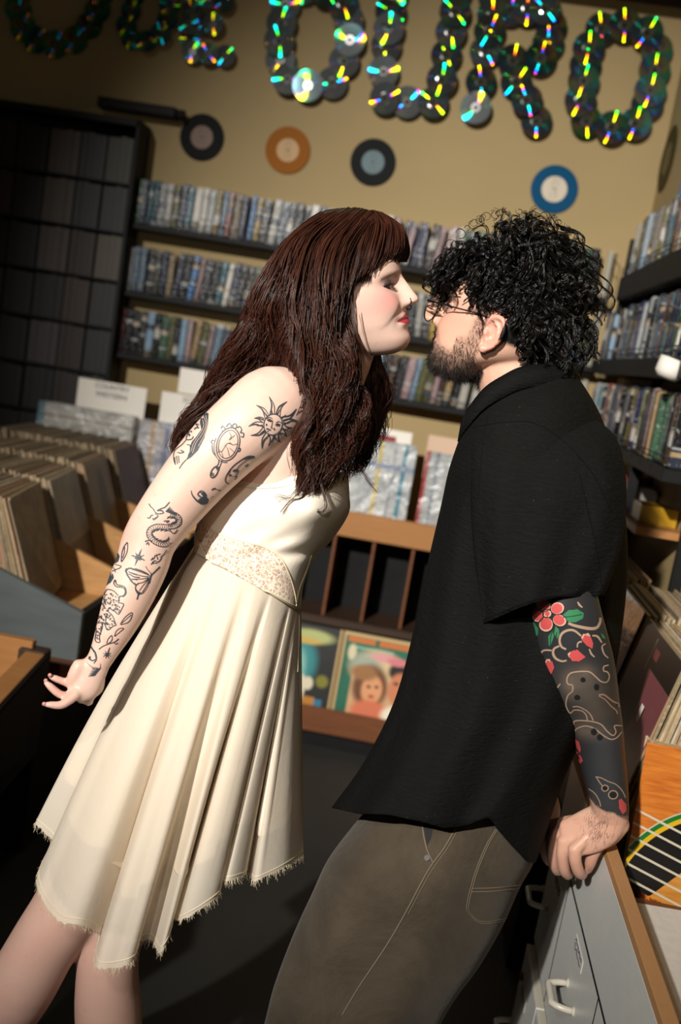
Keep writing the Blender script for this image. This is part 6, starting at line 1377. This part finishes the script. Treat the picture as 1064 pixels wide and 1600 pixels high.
# loose flyaway curls on the outline
for k in range(46):
    a0 = RNG.uniform(-0.5, pi+0.25); c0 = (806+124*cos(a0), 457-124*sin(a0)); ph = RNG.uniform(0, 6.28); r_ = RNG.uniform(4, 9); sg_ = RNG.choice([-1, 1]); cl = []
    for s_ in range(2):
        tt = np.linspace(0, RNG.uniform(3.5, 6.5), Kc); q = np.c_[c0[0]+r_*np.cos(ph+sg_*tt)*(1-.03*tt)+tt*1.0*cos(a0), c0[1]+r_*np.sin(ph+sg_*tt)*(1-.03*tt)-tt*1.0*sin(a0), 1.635+0.02*np.sin(tt)+RNG.normal(0, .02)]; cl.append(to_world(q))
    st.append(np.array(cl))
mh = hair_strands('hair', np.concatenate(st), 0.00074, 0.00034, m_hairm, ma); mh['label'] = 'thick curly black hair'
mb = MB(); ball(mb, P(822, 455, 1.635), (0.082, 0.076, 0.082), 14); mb.build('hair_mass', plain('black_hair_inner', (0.003, 0.003, 0.003, 1), 0.9, spec=0.05), mh, smooth=True)
# ---------------------------------------------------------------- glasses
m_frame = plain('black_wire', (0.008, 0.008, 0.008, 1), 0.3)
tg_ = NT('spectacle_lens'); fr_ = tg_.n('Fresnel', {'IOR': 1.5}).outputs[0]
mx = tg_.n('MixShader', {0: fr_, 1: tg_.n('BsdfTransparent', {'Color': (0.97, 0.97, 0.98, 1)}).outputs[0], 2: tg_.n('BsdfGlossy', {'Roughness': 0.02}).outputs[0]}); tg_.link(mx.outputs[0], tg_.out.inputs[0])
gl = thing('eyeglasses', 'thin black round wire glasses worn by the man', 'glasses', HM.w((100, 0, 10)))
GX = 106.0
def rimpt(s_, a, r=21.0): return HM.w((GX+0.17*(s_*33+s_*r*cos(a))-3, s_*33+s_*r*cos(a)*0.97, 6+r*sin(a)))
for s_ in (1, -1):
    ring = [rimpt(s_, a) for a in np.linspace(0, 2*pi, 41)]
    MB().tube(ring, 0.0011, 8, cap=False).build('lens_rim', m_frame, gl, smooth=True)
    MB().add(ring[:-1], [tuple(range(40))]).build('lens', tg_.m, gl)
    h = rimpt(s_, radians(25), 23); MB().tube([h+HM.B[0]*0.002, h-HM.B[0]*0.004, h-HM.B[0]*0.010], [0.0022, 0.0022, 0.0016], 8).build('hinge', m_frame, gl, smooth=True)
    MB().tube([h, HM.w((60, s_*(74 if s_ > 0 else 74), 20)), HM.w((10, s_*79, 25)), HM.w((-12, s_*80, 18)), HM.w((-22, s_*80, 2))], 0.0012, 8).build('temple_arm', m_frame, gl, smooth=True)
MB().tube([rimpt(1, radians(165)), HM.w((GX+1, 6, 16)), HM.w((GX+1, -6, 16)), rimpt(-1, radians(165))], 0.0011, 8).build('bridge', m_frame, gl, smooth=True)
# ---------------------------------------------------------------- shirt
def crinkle(name, c, rough=0.85):
    t = NT(name); co = t.coord('Object')
    a = t.noise(1.0, 4, 0.6, t.n('Mapping', {'Vector': co, 'Scale': (60, 60, 240), 'Rotation': (0, 0.16, 0)}).outputs[0], dist=0.5)
    b = t.noise(9, 3, 0.6, co, dist=0.5); lint = t.math('GREATER_THAN', t.noise(330, 1, 0.5, co), 0.79)
    t.bsdf(color=t.mix(lint, c, (0.06, 0.06, 0.055, 1)), rough=rough, spec=0.10, normal=t.bump(b, 0.22, 0.03, normal=t.bump(a, 0.9, 0.004))); return t.m
m_shirt = crinkle('black_crinkle_cotton', (0.0058, 0.0060, 0.0056, 1))
sides, n = 140, 90
SHS = [(733, 650, 900, 590, 1.645, 72), (718, 688, 935, 645, 1.65, 165), (702, 735, 960, 715, 1.655, 200), (690, 790, 974, 785, 1.66, 196), (668, 885, 980, 875, 1.66, 186), (647, 985, 972, 975, 1.66, 178), (617, 1095, 950, 1085, 1.655, 182), (570, 1190, 892, 1190, 1.645, 190), (519, 1262, 836, 1335, 1.625, 198)]
rg_ = oval_rings(SHS, n, sides, 0.9); an = np.linspace(0, 2*pi, sides, endpoint=False)
T = np.linspace(0, 1, n)[:, None]
rg_[..., 1] -= (34*np.clip(np.sin(an), 0, 1)[None])*np.exp(-(T/0.10)**2)
hemx = [519, 560, 607, 659, 694, 728, 758, 766, 776, 800, 824, 900]; hemy = [1262, 1271, 1273, 1284, 1294, 1290, 1278, 1278, 1294, 1322, 1347, 1350]
tgt = np.interp(rg_[-1, :, 0], hemx, hemy); wgt = sst(T, 0.86, 1.0)
rg_[..., 1] += wgt*(tgt-rg_[-1, :, 1])[None]
rg_[..., 2] += (0.010*np.sin(5*an+1.0)[None]*sst(T, 0.35, 1)+0.006*np.sin(11*an+4*T+2))*sst(T, 0.1, 0.4)
SW = to_world(rg_); me_s = fast_mesh('shirt', SW.reshape(-1, 3), grid_faces(n, sides), m_shirt); shirt = link('shirt', me_s, ma); shirt['label'] = 'loose short-sleeved black crinkle shirt'
md = shirt.modifiers.new('s', 'SOLIDIFY'); md.thickness = 0.0022; md.offset = 0
SL = [(752, 640, 900, 640, 1.60, 60), (736, 690, 958, 680, 1.54, 80), (735, 760, 977, 750, 1.505, 78), (740, 850, 972, 840, 1.49, 72), (750, 925, 955, 900, 1.482, 68), (756, 974, 942, 930, 1.480, 65)]
rs = oval_rings(SL, 60, 80, 0.95); an2 = np.linspace(0, 2*pi, 80, endpoint=False); T2 = np.linspace(0, 1, 60)[:, None]
rs[..., 2] += 0.006*np.sin(4*an2+3*T2+1)*T2+0.004*np.sin(9*an2-5*T2)*T2
rs[..., 1] += (-14*np.clip(np.sin(an2), 0, 1)*np.sin(an2/1.0)**2)[None]*T2**3
me_l = fast_mesh('sleeve', to_world(rs).reshape(-1, 3), grid_faces(60, 80), m_shirt); sl = link('sleeve', me_l, shirt)
md = sl.modifiers.new('s', 'SOLIDIFY'); md.thickness = 0.0025; md.offset = 0
BVSH = BVHTree.FromPolygons([tuple(q) for q in SW.reshape(-1, 3)]+[tuple(q) for q in to_world(rs).reshape(-1, 3)], grid_faces(n, sides).tolist()+(grid_faces(60, 80)+n*sides).tolist())
m_seam = plain('black_seam', (0.004, 0.004, 0.004, 1), 0.8, spec=0.05)
for pts in ([(738, 668), (790, 660), (835, 662), (880, 690), (925, 740), (955, 800)], [(762, 650), (754, 700), (748, 780)], [(757, 968), (800, 950), (850, 934), (938, 924)], [(905, 740), (930, 850), (945, 950)]):
    seam(BVSH, pts, 0.0011, 0.001, 'shirt_seam', m_seam, shirt, 60)
# collar band round the neck
top = catmull([(722, 656, 1.625), (735, 634, 1.575), (758, 606, 1.548), (785, 588, 1.540), (814, 574, 1.540), (850, 570, 1.552), (885, 576, 1.59), (905, 590, 1.65), (880, 585, 1.72), (820, 585, 1.745), (760, 610, 1.72), (728, 640, 1.67)], 90)
bot = top.copy(); bot[:, 1] += 34; bot[:, 0] += np.linspace(-6, 14, 90); bot[:, 2] += np.where(top[:, 2] < 1.645, -0.020, 0.012)
mid = (top+bot)/2; mid[:, 2] -= 0.008
cm = np.stack([to_world(top), to_world(mid), to_world(bot)]); me_c = fast_mesh('collar', cm.reshape(-1, 3), grid_faces(3, 90, False), m_shirt); co_ = link('collar', me_c, shirt)
md = co_.modifiers.new('s', 'SOLIDIFY'); md.thickness = 0.003; md.offset = 0
# ---------------------------------------------------------------- trousers
def denim(name, c1, c2):
    t = NT(name); co = t.coord('Object'); a = t.noise(7, 5, 0.65, co, dist=0.6); b = t.noise(700, 2, 0.5, co); w2 = t.noise(30, 4, 0.6, co)
    c = t.ramp(a, [(0.3, c1), (0.7, c2)]); c = t.mix(t.math('MULTIPLY', b, 0.30), c, tuple(x*0.55 for x in c1[:3])+(1,))
    t.bsdf(color=c, rough=0.9, spec=0.15, sheen=0.1, normal=t.bump(a, 0.25, 0.03, normal=t.bump(t.math('ADD', b, w2), 0.2, 0.002))); return t.m
m_pants = denim('faded_brown_denim', (0.050, 0.038, 0.0255, 1), (0.100, 0.077, 0.052, 1)); m_stitch = plain('tan_stitching', (0.17, 0.13, 0.085, 1), 0.8); m_button = plain('dark_button', (0.015, 0.015, 0.015, 1), 0.4)
TR = [(600, 1235, 850, 1255, 1.645, 140), (556, 1285, 846, 1305, 1.635, 152), (513, 1342, 834, 1348, 1.62, 155), (488, 1395, 812, 1388, 1.605, 150), (460, 1456, 786, 1446, 1.597, 140), (430, 1535, 748, 1512, 1.588, 132), (413, 1600, 700, 1580, 1.58, 124), (380, 1740, 620, 1730, 1.575, 110), (345, 1880, 545, 1880, 1.575, 98), (330, 2020, 510, 2025, 1.58, 92)]
n, sides = 110, 120; rt = oval_rings(TR, n, sides, 0.92); an = np.linspace(0, 2*pi, sides, endpoint=False); T = np.linspace(0, 1, n)[:, None]
px_, py_ = rt[..., 0], rt[..., 1]
rt[..., 2] += 0.006*np.sin(0.020*(px_*0.6+py_)+2)*np.clip(np.sin(an), 0, 1)[None]+0.004*np.sin(0.045*(py_-0.5*px_))*np.exp(-((px_-520)/60)**2)+0.005*np.sin(7*an+6*T)
rt[..., 2] -= 0.010*np.exp(-(((px_-790)/40)**2+((py_-1390)/60)**2))*np.clip(np.sin(an), 0, 1)[None]
TW = to_world(rt); me_t = fast_mesh('trousers', TW.reshape(-1, 3), grid_faces(n, sides), m_pants); tr = link('trousers', me_t, ma); tr['label'] = 'baggy faded brown work trousers'
md = tr.modifiers.new('s', 'SOLIDIFY'); md.thickness = 0.002; md.offset = -1
far = [(a+6, b, c_-6, d_, dd+0.20, q*0.85) for a, b, c_, d_, dd, q in TR]; far = [(a-0.10*max(0, b-1400)*0, b-(max(0, b-1500)*0.20), c_, d_-(max(0, d_-1500)*0.20), dd, q) for a, b, c_, d_, dd, q in far]
me_f = fast_mesh('trouser_leg', to_world(oval_rings(far, 60, 60, 0.92)).reshape(-1, 3), grid_faces(60, 60), m_pants); link('trouser_leg', me_f, tr)
BVT = BVHTree.FromPolygons([tuple(q) for q in TW.reshape(-1, 3)], grid_faces(n, sides).tolist())
f_ = mapk(400, 1180, 2.313)
seam(BVT, f_((722, 262), (680, 335), (620, 420), (540, 570), (470, 690), (370, 840), (310, 940)), 0.0011, 0.0008, 'seam', m_stitch, tr, 90)
seam(BVT, f_((730, 268), (688, 342), (628, 428), (548, 577)), 0.0006, 0.0008, 'seam', m_stitch, tr, 60)
for off in (0, 7): seam(BVT, f_((868+off, 265), (830+off, 330), (790+off, 430), (762+off, 540), (768+off, 570), (805, 604-off), (850, 608-off), (905, 596-off)), 0.0007, 0.0008, 'pocket_stitch', m_stitch, tr, 80)
for off in (0, 12): seam(BVT, f_((780, 482+off), (850, 480+off), (920, 474+off), (968, 466+off)), 0.0008, 0.0008, 'pocket_stitch', m_stitch, tr, 50)
seam(BVT, f_((600, 240), (606, 290), (618, 340), (632, 372), (640, 388)), 0.0014, 0.001, 'pocket_edge', m_stitch, tr, 50)
op = [on(BVT, *q, 0.0012) for q in f_((604, 245), (640, 252), (632, 300), (618, 325))]
if all(o is not None for o in op): MB().add(op, [(0, 1, 2, 3)]).build('pocket_opening', m_button, tr)
h = on(BVT, *f_((618, 371))[0], 0.002); MB().tube([h, h-ray(665, 1340)*0.0015], 0.0042, 12).build('button', m_button, tr)
mb = MB(); 
for fx, fy, d in ((400, 2030, 1.585), (428, 1900, 1.79)):
    limb(mb, [(fx+20, fy, d, 46, 44), (fx-40, fy+8, d-0.03, 44, 38), (fx-110, fy+6, d-0.06, 36, 28)], 12)
mb.build('shoes', m_black, ma, smooth=True)
